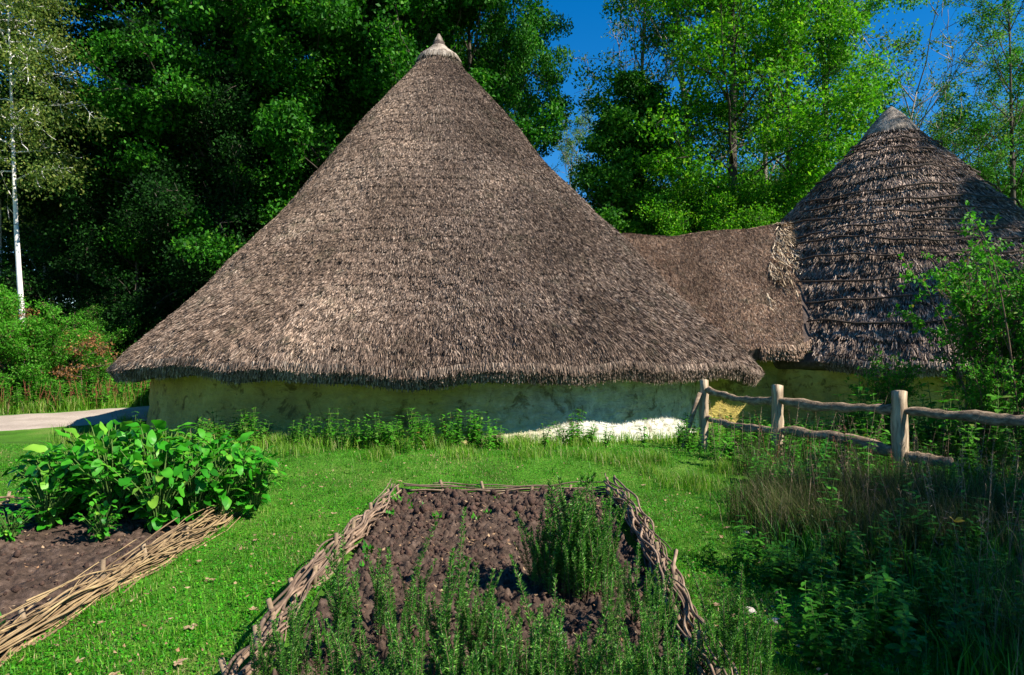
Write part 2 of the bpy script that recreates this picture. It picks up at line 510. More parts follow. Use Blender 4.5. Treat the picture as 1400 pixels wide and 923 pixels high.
def straw_on(p, n, down, count_w, ln, w0, w1, lift, jit=.25, roll=.6, sink=.012):
    """short straw ends lying down the slope"""
    m = len(p)
    side = unit(np.cross(down, n))
    d = unit(down + side * rng.normal(0, jit, (m, 1)) + n * (lift + rng.normal(0, lift * .6 + .02, (m, 1))))
    a = rng.normal(0, roll, (m, 1))
    w = unit(side * np.cos(a) + n * np.sin(a))
    return strips(p - n * sink, d, w, ln, w0, w1)

def clad_cone(name, mat, C, prof, eave, R0, parent, n, ln, wd, lift, mask=None, srange=(0.0, 1.0), jit=.25, course=None, roll=.6, relief=1.0, eave_long=0.0):
    P = np.array(prof)
    s = np.sqrt(rng.uniform(srange[0] ** 2 + 1e-4, srange[1] ** 2, int(n * 1.0)))
    phi = rng.uniform(-np.pi, np.pi, len(s))
    back = (phi > .5) & (phi < 2.64)
    keep = ~back | (rng.uniform(size=len(s)) < .25)
    s, phi = s[keep], phi[keep]
    if course is not None:   # courses: straw ends bunch up in overlapping tiers
        s = s + course[1] * (np.floor(s / course[0] + .1 * np.sin(phi * 5)) * course[0] + course[0] * .85 - s) * rng.uniform(0, 1, len(s))
        s = np.clip(s, 0, 1)
    p = roof_point(C, prof, eave, R0, s, phi)
    p2 = roof_point(C, prof, eave, R0, np.minimum(s + .01, 1.0), phi); p1 = roof_point(C, prof, eave, R0, np.maximum(s - .01, 0), phi)
    down = unit(p2 - p1)
    rad = np.stack([np.cos(phi), np.sin(phi), 0 * phi], -1)
    side = np.stack([-np.sin(phi), np.cos(phi), 0 * phi], -1)
    nrm = unit(np.cross(side, down)); nrm *= np.sign((nrm * rad).sum(-1, keepdims=True))
    if mask is not None:
        k = mask(p); p, down, nrm = p[k], down[k], nrm[k]
    m = len(p)
    f_ = np.arctan2(p[:, 1] - C[1], p[:, 0] - C[0]); rr_ = np.hypot(p[:, 0] - C[0], p[:, 1] - C[1]); low = smooth(.25, 1.0, rr_ / R0)
    a_ = f_ * (R0 * 3.1) * 3
    tuft = np.sin(a_ + 2.5 * np.sin(p[:, 2] * 5)) * .5 + np.sin(a_ * 2.37 + 3 * np.sin(p[:, 2] * 7 + 1)) * .5 + .7 * np.sin(a_ * .61 + p[:, 2] * 9) * np.sin(p[:, 2] * 13 + a_ * .3)
    p = p + nrm * (tuft * (.006 + .014 * low) * relief)[:, None]
    ln = ln * (1 + eave_long * smooth(.7, 1, rr_ / R0))
    v, q = straw_on(p, nrm, down, None, ln * rng.uniform(.55, 1.35, m), wd * rng.lognormal(0, .45, m), wd * rng.uniform(.3, 1.1, m), lift, jit, roll)
    b = MB(); b.add(v, q)
    # ragged lip of the eave
    return b

def lip(C, prof, eave, R0, n, wd=.02, mask=None):
    phi = rng.uniform(-np.pi, np.pi, n)
    e = roof_point(C, prof, eave, R0, np.ones(n), phi)
    rad = np.stack([np.cos(phi), np.sin(phi), 0 * phi], -1); side = np.stack([-np.sin(phi), np.cos(phi), 0 * phi], -1)
    t = rng.uniform(0, 1, n)[:, None]
    p = e + rad * (.045 - .10 * t) + np.array([0, 0, 1]) * (.03 - .22 * t)
    d = unit(rad * (.45 - .5 * t) + np.array([0, 0, -1.]) + side * rng.normal(0, .2, (n, 1)))
    if mask is not None:
        k = mask(p); p, d, side = p[k], d[k], side[k]
    m = len(p)
    w = unit(side + rnd_dir(m) * .5)
    b = MB(); b.add(*strips(p, d, w, rng.uniform(.05, .15, m), wd * rng.uniform(.6, 1.4, m), wd * rng.uniform(.3, .9, m)))
    return b

def wall_ring(C, r, z0, z1, name, mat, parent):
    ph = np.linspace(0, 2 * np.pi, 361)[:-1]; zs = np.linspace(z0, z1, 26)
    Z, PH = np.meshgrid(zs, ph, indexing='ij')
    rr = r + .035 * wob(PH * 7, Z * 2.5, 1, 2) + .02 * wob(PH * 19, Z * 6, 1, 4) + .08 * smooth(.25, -.35, Z)
    V = np.stack([C[0] + rr * np.cos(PH), C[1] + rr * np.sin(PH), Z], -1)
    i = np.arange(25)[:, None] * 360; j = np.arange(360)[None]
    q = np.stack([i + j, i + (j + 1) % 360, i + 360 + (j + 1) % 360, i + 360 + j], -1).reshape(-1, 4)
    b = MB(); b.add(V, q); return b.build(name, mat, parent, smooth=True)

# passage surface: a pitched roof between the two cones, its foot lapping over the first cone
RA, RB = np.array([0.5, 17.0]), np.array([8.2, 18.35])
rd = unit(RB - RA); rn = np.array([rd[1], -rd[0]])     # rn points to the camera side
def link_raw(x, y):
    p = np.stack([x, y], -1) - RA
    u = p @ rd; v = p @ rn
    ridge = 4.30 + .45 * smooth(3.0, 7.2, u) - .02 * u + .03 * np.sin(u * 3)
    a = np.abs(v)
    s = ridge - (np.sqrt(a * a + .04) - .2) * (1.08 - .015 * u)
    return s, u, v
def cone_z(C, prof, x, y):
    r = np.hypot(x - C[0], y - C[1]); P = np.array(prof)
    return np.interp(r, P[:, 1], P[:, 0], right=0) + np.where(r > P[-1, 1], -(r - P[-1, 1]) * 1.0 + 0, 0)
def link_z(x, y):
    s, u, v = link_raw(x, y)
    c = cone_z(C1, PROF1, x, y)
    phi = np.arctan2(y - C1[1], x - C1[0])
    k = .32
    h = np.clip(.5 + .5 * (s - c) / k, 0, 1)
    return s * h + c * (1 - h) + k * h * (1 - h) + .02 * wob(x * 2, y * 2), s, c, u, v

h1 = empty('thatched_roundhouse', (C1[0], C1[1], -.3))
tag(h1, 'large limewashed roundhouse under a tall conical thatched roof', 'roundhouse', 'thatched roundhouses')
h2 = empty('thatched_roundhouse', (C2[0], C2[1], -.3))
tag(h2, 'smaller roundhouse at the right whose grey conical thatch is ringed with dark rods', 'roundhouse', 'thatched roundhouses')
hp = empty('thatched_passage', (5, 16, -.3))
tag(hp, 'low russet thatched passage joining the two roundhouses, with a level ridge', 'passage')
def keep(o, p):
    o.matrix_parent_inverse = Matrix.Translation(p.location).inverted()
    return o
ht = .02
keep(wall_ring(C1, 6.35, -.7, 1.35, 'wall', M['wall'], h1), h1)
keep(wall_ring(C2, 5.3, -.7, 1.3, 'wall', M['wall_shaded'], h2), h2)
roof1 = keep(roof_core(C1, PROF1, eave1, R1, 1.0, 6.5, 'roof', h1), h1)
roof2 = keep(roof_core(C2, PROF2, eave2, R2, 1.0, 5.3, 'roof', h2), h2)

def off_link(p):        # drop straw that the passage thatch covers
    z, s, c, u, v = link_z(p[:, 0], p[:, 1])
    return ~((u > .4) & (u < 8) & (z - .03 > p[:, 2]) & (s > c - .30))
b = clad_cone('x', None, C1, PROF1, eave1, R1, None, 1150000, .062, .0085, .12, off_link, srange=(.055, 1), course=(.03, .3), jit=.2, roll=.95, eave_long=1.1)
b.merge(lip(C1, PROF1, eave1, R1, 60000, .012))
b.build('thatch', M['thatch'], roof1)

def off_link2(p):
    s, u, v = link_raw(p[:, 0], p[:, 1])
    return ~((u < 7.2) & (s > p[:, 2] + .0) & (p[:, 0] < 7.3))
b = clad_cone('x', None, C2, PROF2, eave2, R2, None, 300000, .13, .013, .11, off_link2, srange=(.085, 1), course=(.055, .8), jit=.16, roll=.9, relief=1.5)
b.merge(lip(C2, PROF2, eave2, R2, 40000, .016, off_link2))
b.build('thatch', M['thatch_grey'], roof2)

# caps
def cap(C, top, prof, name, root, n):
    pr = np.array(prof); ph = np.linspace(0, 2 * np.pi, 33)[:-1]
    V = np.stack([C[0] + pr[:, 1, None] * np.cos(ph), C[1] + pr[:, 1, None] * np.sin(ph), np.repeat(pr[:, :1], 32, 1)], -1)
    k = len(pr); i = np.arange(k - 1)[:, None] * 32; j = np.arange(32)[None]
    q = np.stack([i + j, i + 32 + j, i + 32 + (j + 1) % 32, i + (j + 1) % 32], -1).reshape(-1, 4)
    b = MB(); b.add(V, q)
    z = rng.uniform(pr[-1, 0], pr[0, 0], n); r = np.interp(z, pr[::-1, 0], pr[::-1, 1]); f = rng.uniform(0, 2 * np.pi, n)
    p = np.stack([C[0] + r * np.cos(f), C[1] + r * np.sin(f), z], -1)
    rad = np.stack([np.cos(f), np.sin(f), 0 * f], -1)
    d = unit(rad * .5 + np.array([0, 0, -1.])); side = np.stack([-np.sin(f), np.cos(f), 0 * f], -1)
    b.add(*strips(p + rad * .01, unit(d + rad * .05), unit(side + rad * rng.normal(0, .5, (n, 1))), rng.uniform(.08, .22, n), .009, .005))
    return keep(b.build(name, M['cap'], root), root)
cap(C1, 9.1, [(9.16, .012), (9.02, .055), (8.88, .13), (8.74, .27), (8.60, .46), (8.55, .50)], 'roof_cap', h1, 14000)
cap(C2, 7.84, [(7.86, .015), (7.78, .10), (7.66, .24), (7.45, .42), (7.22, .60), (7.16, .64)], 'roof_cap', h2, 16000)

# binding rods round the smaller roof
Ls = [.17, .225, .31, .385, .445, .495, .535, .575, .61, .66, .735, .81, .90]
for i, s0 in enumerate(Ls):
    a0, a1 = -3.0 + .1 * math.sin(i * 2.1), .3
    if i in (1, 6): a1 = -1.4
    if i == 8: a0 = -2.2
    ph = np.linspace(a0, a1, 110)
    s = s0 + .004 * np.sin(ph * 4 + i) + .0035 * np.sin(ph * 11 + i * 2) + .012 * (ph + 1.5) * math.sin(i * 1.7)
    pts = roof_point(C2, PROF2, eave2, R2, s, ph)
    pts[:, :2] += (pts[:, :2] - C2) / np.linalg.norm(pts[:, :2] - C2, axis=1)[:, None] * .075
    pts[:, 2] += .05 + .012 * np.sin(ph * 23 + i)
    kk = off_link2(pts)
    pts = pts[kk]
    b = MB(); b.add(*tube(pts, .020 + .006 * np.sin(np.arange(len(pts)) * .2), 5))
    b.build('binding_rod', M['rod'], roof2)

# passage roof: core sheet with thickness, then straw
us = np.linspace(1.2, 7.35, 110); vs = np.linspace(-3.6, 3.45, 130)
U, V_ = np.meshgrid(us, vs, indexing='ij')
def foot(u): return 3.12 - .10 * smooth(5, 7, u) + .05 * np.sin(u * 4)
Vv = np.where(V_ > 0, V_ / 3.45 * foot(U), V_)
XX = RA[0] + U * rd[0] + Vv * rn[0]; YY = RA[1] + U * rd[1] + Vv * rn[1]
ZZ = link_z(XX, YY)[0]
top = np.stack([XX, YY, ZZ - .025], -1)
b = MB(); b.add(top, grid_faces(110, 130)[:, ::-1])
bot = top.copy(); bot[..., 2] -= .30; bot[:, -12:, 1] += .1
b.add(bot, grid_faces(110, 130))
for (A, B) in ((top[:, -1], bot[:, -1]),):
    m = len(A); b.add(np.concatenate([A, B]), [(k, k + 1, m + k + 1, m + k) for k in range(m - 1)])
roofp = keep(b.build('roof', M['thatch_base'], hp, smooth=True), hp)
def link_straw(n, cond, ln, wd, lift, jit=.3, roll=.6, extra=0):
    u = rng.uniform(.8, 7.45, n); v = rng.uniform(-.4, 1, n); v = np.where(v > 0, v * foot(u), v)
    x = RA[0] + u * rd[0] + v * rn[0]; y = RA[1] + u * rd[1] + v * rn[1]
    z, s, c, _, _ = link_z(x, y)
    e = .03
    gx = (link_z(x + e, y)[0] - link_z(x - e, y)[0]) / (2 * e); gy = (link_z(x, y + e)[0] - link_z(x, y - e)[0]) / (2 * e)
    nr = unit(np.stack([-gx, -gy, np.ones(n)], -1)); gm = gx * gx + gy * gy
    dn = unit(np.stack([-gx, -gy, -gm], -1) + np.stack([rn[0] + 0 * x, rn[1] + 0 * x, -1 + 0 * x], -1) * .05)
    k = (s > c - .26) & cond(x, y, z, u, v, s, c)
    p = np.stack([x, y, z + extra], -1)[k]; nr = nr[k]; dn = dn[k]; m = len(p)
    b = MB(); b.add(*straw_on(p, nr, dn, None, ln * rng.uniform(.5, 1.4, m), wd * rng.uniform(.6, 1.4, m), wd * rng.uniform(.3, 1, m), lift, jit, roll))
    return b
b = link_straw(300000, lambda x, y, z, u, v, s, c: (z > cone_z(C2, PROF2, x, y) - .4), .07, .0085, .08, .22, .9)
# fringe of the passage eave
n = 6000; u = rng.uniform(4.4, 7.45, n); v = foot(u); t = rng.uniform(0, 1, n)
x = RA[0] + u * rd[0] + v * rn[0]; y = RA[1] + u * rd[1] + v * rn[1]
p = np.stack([x + rn[0] * (.03 - .08 * t), y + rn[1] * (.03 - .08 * t), link_z(x, y)[0] - .25 * t], -1)
dn = unit(np.stack([rn[0] * .5 + 0 * x, rn[1] * .5 + 0 * x, -1 + 0 * x], -1) + rng.normal(0, .2, (n, 3)))
b.add(*strips(p, dn, unit(np.array([rd[0], rd[1], 0]) + rnd_dir(n) * .4), rng.uniform(.06, .16, n), .017, .01))
b.build('thatch', M['thatch_russet'], roofp)
# pale straw packed into the valley against the smaller cone
b = link_straw(26000, lambda x, y, z, u, v, s, c: (np.abs(z - cone_z(C2, PROF2, x, y) + .05) < .42) & (v < 1.9 + .5 * np.sin(u * 9)) & (rng.uniform(size=len(x)) < (.9 - .35 * v)), .24, .022, .22, .35, .8, .05)
b.build('valley_straw', M['thatch_pale'], roofp)
# passage wall under its eave
u = np.linspace(3.2, 7.6, 60); zz = np.linspace(-.7, 1.35, 14)
Uu, Zz = np.meshgrid(u, zz, indexing='ij'); vv = 2.55 + .03 * wob(Uu * 3, Zz * 3)
b = MB(); b.add(np.stack([RA[0] + Uu * rd[0] + vv * rn[0], RA[1] + Uu * rd[1] + vv * rn[1], Zz], -1), grid_faces(60, 14))
keep(b.build('wall', M['wall_shaded'], hp, smooth=True), hp)


# ------------------------------------------------------------------ beds
def bed(x0, x1, y0, y1, nx, ny, zt, rough):
    x = np.linspace(x0, x1, nx); y = np.linspace(y0, y1, ny); A, B = np.meshgrid(x, y, indexing='ij')
    z = zt + .025 * wob(A * 2, B * 2, 1, 3)
    for f, a in ((3.5, .030), (9, .030), (24, .020)):
        nz = np.array([mnoise.noise((p * f, q * f, f)) for p, q in zip(A.ravel(), B.ravel())]).reshape(A.shape)
        z = z + a * rough * (nz if f < 5 else np.abs(nz) * 2 - .4)
    e = np.minimum(np.minimum(A - x0, x1 - A), np.minimum(B - y0, y1 - B))
    z = z * smooth(0, .06, e) - .05 * (1 - smooth(0, .05, e))
    return A, B, z + ground_z(A, B)

def hull_rock(n_lat=5, n_lon=7):
    """lumpy stone-like clod of unit size"""
    th = np.linspace(.25, np.pi - .25, n_lat); ph = np.arange(n_lon) * 2 * np.pi / n_lon
    T, P = np.meshgrid(th, ph, indexing='ij')
    V = np.stack([np.sin(T) * np.cos(P), np.sin(T) * np.sin(P), np.cos(T)], -1)
    V *= rng.uniform(.7, 1.2, V.shape[:2])[..., None]
    V = V.reshape(-1, 3); i = np.arange(n_lat - 1)[:, None] * n_lon; j = np.arange(n_lon)[None]
    q = np.stack([i + j, i + n_lon + j, i + n_lon + (j + 1) % n_lon, i + (j + 1) % n_lon], -1).reshape(-1, 4)
    V = np.concatenate([V, [[0, 0, 1.0], [0, 0, -1.0]]]); k = len(V) - 2
    t = [(k, a, (a + 1) % n_lon) for a in range(n_lon)] + [(k + 1, k - n_lon + (a + 1) % n_lon, k - n_lon + a) for a in range(n_lon)]
    return V, q, np.array(t)
ROCKS = [hull_rock() for _ in range(6)]
def rocks(b, P, size):
    for p, s in zip(P, size):
        V, q, t = ROCKS[rng.integers(6)]
        a = rng.uniform(0, 6.28); c, sn = math.cos(a), math.sin(a)
        W = V * s * rng.uniform(.6, 1.2, 3) @ np.array([[c, -sn, 0], [sn, c, 0], [0, 0, 1]]) + p
        b.add(W, q, t)

def interp_z(A, B, Z, x, y):
    i = np.clip(((x - A[0, 0]) / (A[-1, 0] - A[0, 0]) * (A.shape[0] - 1)).astype(int), 0, A.shape[0] - 1)
    j = np.clip(((y - B[0, 0]) / (B[0, -1] - B[0, 0]) * (A.shape[1] - 1)).astype(int), 0, A.shape[1] - 1)
    return Z[i, j]

for nm, (x0, x1, y0, y1, nx, ny), zt, ncl in (('bed_soil', (-1.16, .92, 1.9, 6.72, 190, 400), .07, 4200), ('bed_soil', (-6.4, -2.52, 1.6, 6.2, 220, 300), .09, 1700)):
    A, B, Z = bed(x0, x1, y0, y1, nx, ny, zt, 1.25 if x0 > -2 else .8)
    if x0 > -2:
        Z += .03 * np.maximum(0, wob(A * 5, B * 6, 1, 9)) * smooth(5.6, 6.3, B)
    g = MB(); g.add(np.stack([A, B, Z], -1), grid_faces(nx, ny))
    tag(g.build(nm, M['soil'], smooth=True), kind='structure')
    b = MB(); x = rng.uniform(x0 + .06, x1 - .06, ncl); y = rng.uniform(2.6, y1 - .05, ncl)
    s = rng.lognormal(-4.55, .5, ncl)
    s = np.where((y > 5.7) & (rng.uniform(size=ncl) < .25) & (x0 > -2), s * 2.6, s)
    s = np.clip(s, .003, .042)
    rocks(b, np.stack([x, y, interp_z(A, B, Z, x, y) + s * .2], -1), s)
    tag(b.build('soil_clods', M['clod']), kind='stuff')
    # bits of dry leaf, straw and husk lying on the soil
    n = 500; x = rng.uniform(x0 + .1, x1 - .1, n); y = rng.uniform(2.6, y1 - .1, n)
    p = np.stack([x, y, interp_z(A, B, Z, x, y) + .02], -1)
    d = unit(rng.normal(size=(n, 3)) * [1, 1, .25]); w = unit(np.cross(d, unit(rng.normal(size=(n, 3)) * .35 + [0, 0, 1])))
    b = MB(); b.add(*cards(p, d, w, rng.uniform(.012, .045, n), rng.uniform(.006, .022, n), droop=.15))
    tag(b.build('leaf_litter', M['litter']), kind='stuff')
    # seedlings and weeds coming up through the soil
    b = MB()
    for k in range(26 if x0 > -2 else 18):
        cx_, cy_ = rng.uniform(x0 + .1, x1 - .1), rng.uniform(3, y1 - .1)
        if x0 > -2 and rng.uniform() < .5: cx_ = x0 + rng.uniform(.05, .25)
        m = rng.integers(5, 12); f = rng.uniform(0, 6.28, m)
        d = unit(np.stack([np.cos(f), np.sin(f), rng.uniform(.3, 1.2, m)], -1)); w = unit(np.cross(d, [0, 0, 1.]))
        p = np.tile([cx_, cy_, zt + .0], (m, 1)) + rng.normal(0, .015, (m, 3))
        b.add(*cards(p, d, w, rng.uniform(.03, .07, m), rng.uniform(.015, .03, m), droop=.2))
    tag(b.build('seedlings', M['clover']), kind='stuff')

def hurdle(name, label, pts, mat, height, spacing, stake_h, rods, rod_r, messy, group='woven hurdles edging the beds'):
    root = empty(name, (*pts[0], 0)); tag(root, label, 'woven edging', group)
    P = spline(pts, 400); L = np.concatenate([[0], np.cumsum(np.linalg.norm(np.diff(P, axis=0), axis=1))])
    T = unit(np.gradient(P, axis=0)); N = np.stack([-T[:, 1], T[:, 0]], 1)
    off = np.array([*pts[0], 0])
    def at(s): return np.stack([np.interp(s, L, P[:, 0]), np.interp(s, L, P[:, 1])], -1), np.stack([np.interp(s, L, N[:, 0]), np.interp(s, L, N[:, 1])], -1)
    k = 0; s = .03
    while s < L[-1]:
        p, n_ = at(s); z0 = float(ground_z(p[0], p[1]))
        tip = rng.normal(0, .03, 2)
        h = stake_h * rng.uniform(.7, 1.1)
        b = MB(); b.add(*tube([(p[0], p[1], z0 - .1), (p[0] + tip[0] * .5, p[1] + tip[1] * .5, z0 + h * .5), (p[0] + tip[0], p[1] + tip[1], z0 + h)], [.016, .016, .014], 8))
        o = b.build('stake', M['stake'], root); o.location = -Vector(off)
        s += spacing * rng.uniform(.8, 1.2); k += 1
    b = MB()
    for r in range(rods):
        ln = min(L[-1], rng.uniform(1.0, 2.4)); s0 = rng.uniform(-.3, L[-1] - ln * .6); s0 = max(0, s0)
        ss = np.arange(s0, min(L[-1] + .06, s0 + ln), .035)
        if len(ss) < 6: continue
        p, n_ = at(ss)
        z = height * rng.uniform(.03, 1) + rng.normal(0, .02)
        slope = rng.normal(0, .03 * (1 + messy)); ph = math.pi * rng.integers(0, 2)
        lat = .020 * np.sin(ss / spacing * math.pi + ph) + rng.normal(0, .010 + .02 * messy)
        arch = messy * .05 * np.sin((ss - s0) * rng.uniform(1.5, 5) + rng.uniform(0, 6))
        lat = lat + messy * .045 * np.sin(ss * rng.uniform(1.5, 4) + rng.uniform(0, 6))
        zz = np.maximum(z + slope * (ss - ss.mean()) + arch + .006 * np.sin(ss * 13 + r), .012) + ground_z(p[:, 0], p[:, 1])
        q = np.concatenate([p + n_ * lat[:, None], zz[:, None]], 1)
        b.add(*tube(q, rod_r * rng.uniform(.6, 1.3) * np.linspace(1.15, .55, len(q)), 5))
    o = b.build('woven_rods', mat, root); o.location = -Vector(off)
    return root
hurdle('woven_edging', 'low woven hurdle along the left side of the middle bed', [(-1.17, 2.6), (-1.24, 3.4), (-1.27, 4.3), (-1.20, 5.5), (-1.14, 6.74)], M['withy_old'], .15, .36, .20, 64, .0095, .45)
hurdle('woven_edging', 'short woven hurdle across the far end of the middle bed', [(-1.14, 6.76), (0, 6.78), (.95, 6.76)], M['withy_old'], .10, .42, .17, 26, .0085, .15)
hurdle('woven_edging', 'tangled sagging woven hurdle along the right side of the middle bed', [(.95, 6.76), (1.0, 6.1), (1.02, 5.3), (.98, 4.5), (.92, 3.7), (.86, 2.7)], M['withy_old'], .20, .36, .22, 95, .0085, .65)
hurdle('woven_edging', 'tall bundled willow hurdle along the bed at the far left', [(-2.48, 2.3), (-2.53, 3.4), (-2.50, 4.6), (-2.47, 5.4), (-2.47, 6.15)], M['withy'], .15, .55, .23, 120, .0064, .7)
hurdle('woven_edging', 'woven hurdle behind the leafy plants at the far end of the left bed', [(-2.5, 6.2), (-4.2, 6.2), (-6.3, 6.2)], M['withy'], .20, .55, .24, 26, .009, .2)

# ------------------------------------------------------------------ leafy vegetable plants
def blade_leaf(b, base, d, up, ln, wd, droop, wave, seg=5):
    """broad leaf with a fold along its midrib and wavy edge"""
    t = np.linspace(0, 1, seg + 1)
    side = unit(np.cross(d, up)); n = unit(np.cross(side, d))
    mid = base + d * (ln * t)[:, None] - n * (droop * ln * t ** 2)[:, None]
    w = wd * .5 * np.sin(np.pi * np.clip(t * .93 + .05, 0, 1)) ** .7
    ph = rng.uniform(0, 6)
    e1 = mid + side * w[:, None] + n * (.18 * w + wave * wd * np.sin(t * 9 + ph))[:, None]
    e2 = mid - side * w[:, None] + n * (.18 * w + wave * wd * np.cos(t * 8 + ph))[:, None]
    V = np.stack([e1, mid, e2], 1); b.add(V, grid_faces(seg + 1, 3))

def veg_template(nl, h, ls):
    lf, st = MB(), MB()
    for k in range(nl):
        f = rng.uniform(0, 2 * np.pi); lean = rng.uniform(.12, .95); sh = h * rng.uniform(.06, 1) ** .8 * (1.12 - .35 * lean)
        out = np.array([math.cos(f), math.sin(f), 0]); r0 = rng.uniform(0, .04)
        p0 = out * r0; p1 = out * (r0 + lean * sh * .35) + [0, 0, sh * .6]; p2 = out * (r0 + lean * sh * .8) + [0, 0, sh]
        st.add(*tube(spline([p0, p1, p2], 6), [.007, .006, .006, .005, .004, .003], 4))
        d = unit(out * (lean + .25) + np.array([0, 0, rng.uniform(-.3, .8)]) + rng.normal(0, .2, 3)); up = unit(np.array([0, 0, 1.]) - out * .2 + rng.normal(0, .25, 3))
        L = ls * rng.uniform(.6, 1.25)
        blade_leaf(lf, p2, d, up, L, L * rng.uniform(.5, .75), rng.uniform(.1, .6), .10, 7)
    return lf.mesh('foliage', True), st.mesh('stems')
VT = [veg_template(130, .62, .108) for _ in range(4)]
def plant(name, label, cat, group, loc, rz, s, lm, sm, ml, ms, zs=1):
    r = empty(name, loc, rz, s); r.scale = (s, s, s * zs)
    tag(r, label, cat, group)
    link('foliage', lm, ml, r); link('stems', sm, ms, r)
    return r
veg = [(-3.4, 5.75, 1.1), (-2.95, 5.6, 1.0), (-3.75, 5.6, .95), (-2.7, 6.05, 1.0), (-3.85, 5.95, .85), (-3.55, 5.9, 1.2), (-3.1, 6.0, 1.15), (-2.72, 5.85, 1.05), (-3.9, 5.75, .95), (-3.3, 5.55, 1.12), (-2.85, 5.4, 1.0), (-2.5, 5.75, .95),
       (-4.1, 5.9, .65), (-3.7, 5.35, .7), (-2.45, 5.95, .95), (-3.05, 5.75, 1.2), (-2.3, 5.95, .8), (-3.5, 5.7, 1.15), (-4.45, 5.25, .42), (-4.1, 5.15, .42), (-3.75, 5.0, .40), (-3.1, 5.05, .45), (-2.65, 5.6, .95)]
for i, (x, y, s) in enumerate(veg):
    plant('leafy_vegetable', 'glossy broad-leaved vegetable plant in the thick green clump on the left bed' if s > .5 else 'small low vegetable plant spreading its leaves over the bare soil of the left bed',
          'vegetable plant', 'vegetable plants in the left bed', (x + .03, y + .05, .08), i * 1.9, s * .98, *VT[i % 4], M['leaf_veg'], M['stem_green'])

# ------------------------------------------------------------------ rosemary
def rosemary_stem(h):
    n = int(h * 900); t = rng.uniform(.10, 1, n) ** .85
    bend = rng.normal(0, .06, 2)
    c = lambda t: np.stack([bend[0] * t ** 2, bend[1] * t ** 2, h * t], -1)
    f = rng.uniform(0, 6.28, n); el = rng.uniform(.3, 1.1, n) + .5 * (t > .93)
    d = unit(np.stack([np.cos(f), np.sin(f), el], -1)); w = unit(np.cross(d, rnd_dir(n)))
    v, q = cards(c(t), d, w, rng.uniform(.014, .030, n) * (1.15 - .5 * t ** 4), .0046, shoulder=.5)
    tv = tube(c(np.linspace(0, 1, 6)), [.0035, .003, .0028, .0024, .002, .001], 4)
    return (v, q, np.zeros((0, 3), int)), tv
RS = [rosemary_stem(h) for h in (.36, .42, .48, .54, .40, .46)]
def rosemary(label, cx_, cy_, rx, ry, n, s0, s1, zb=.06):
    root = empty('rosemary_bush', (cx_, cy_, zb)); tag(root, label, 'rosemary bush', 'rosemary bushes at the near end of the middle bed')
    lf, st = MB(), MB()
    for k in range(n):
        a = rng.uniform(0, 6.28); r = math.sqrt(rng.uniform()); x, y = rx * r * math.cos(a), ry * r * math.sin(a)
        s = rng.uniform(s0, s1) * (1.08 - .3 * r ** 2)
        Mx = Matrix.Translation((x, y, 0)) @ Matrix.Rotation(rng.uniform(0, 6.28), 4, 'Z') @ Matrix.Rotation(rng.normal(0, .05), 4, 'X') @ Matrix.Rotation(rng.normal(0, .05), 4, 'Y') @ Matrix.Scale(s, 4)
        i = rng.integers(6); lf.merge(RS[i][0], Mx); v, q, t = RS[i][1]; st.merge((v, q, np.array(t)), Mx)
        for j in range(1):     # side shoot low down
            M2 = Mx @ Matrix.Translation((0, 0, .08 + .07 * j)) @ Matrix.Rotation(rng.uniform(0, 6.28), 4, 'Z') @ Matrix.Rotation(rng.uniform(.12, .35), 4, 'X') @ Matrix.Scale(rng.uniform(.4, .7), 4)
            lf.merge(RS[(i + j) % 6][0], M2)
    lf.build('foliage', M['rosemary'], root); st.build('stems', M['stem_brown'], root)
rosemary('tallest rosemary bush, standing at the right of the middle bed soil', .38, 4.1, .27, .2, 75, .95, 1.45)
rosemary('rosemary bush against the right hurdle of the middle bed', .62, 3.5, .2, .22, 16, .7, 1.0)
rosemary('rosemary bush spilling outside the right hurdle at the bottom edge', .98, 3.02, .17, .16, 20, .8, 1.15)
rosemary('rosemary bush at the bottom right corner of the middle bed', .62, 2.9, .24, .16, 26, .6, .95)
rosemary('rosemary bush in the middle of the front row', .12, 3.0, .24, .14, 20, .6, 1.0)
rosemary('rosemary bush in the front row, below the bare soil', -.30, 3.05, .24, .14, 22, .65, 1.15)
rosemary('rosemary bush with thin spires in front of the darkest soil', -.36, 3.55, .26, .16, 9, .8, 1.25)
rosemary('dark rosemary bush near the left hurdle of the middle bed', -.72, 3.35, .22, .2, 18, .7, 1.2)
rosemary('rosemary bush at the bottom left corner of the middle bed', -.92, 2.95, .2, .16, 22, .65, .95)
rosemary('low rosemary bush along the very bottom edge of the picture', -.1, 2.62, .85, .18, 160, .6, 1.05)

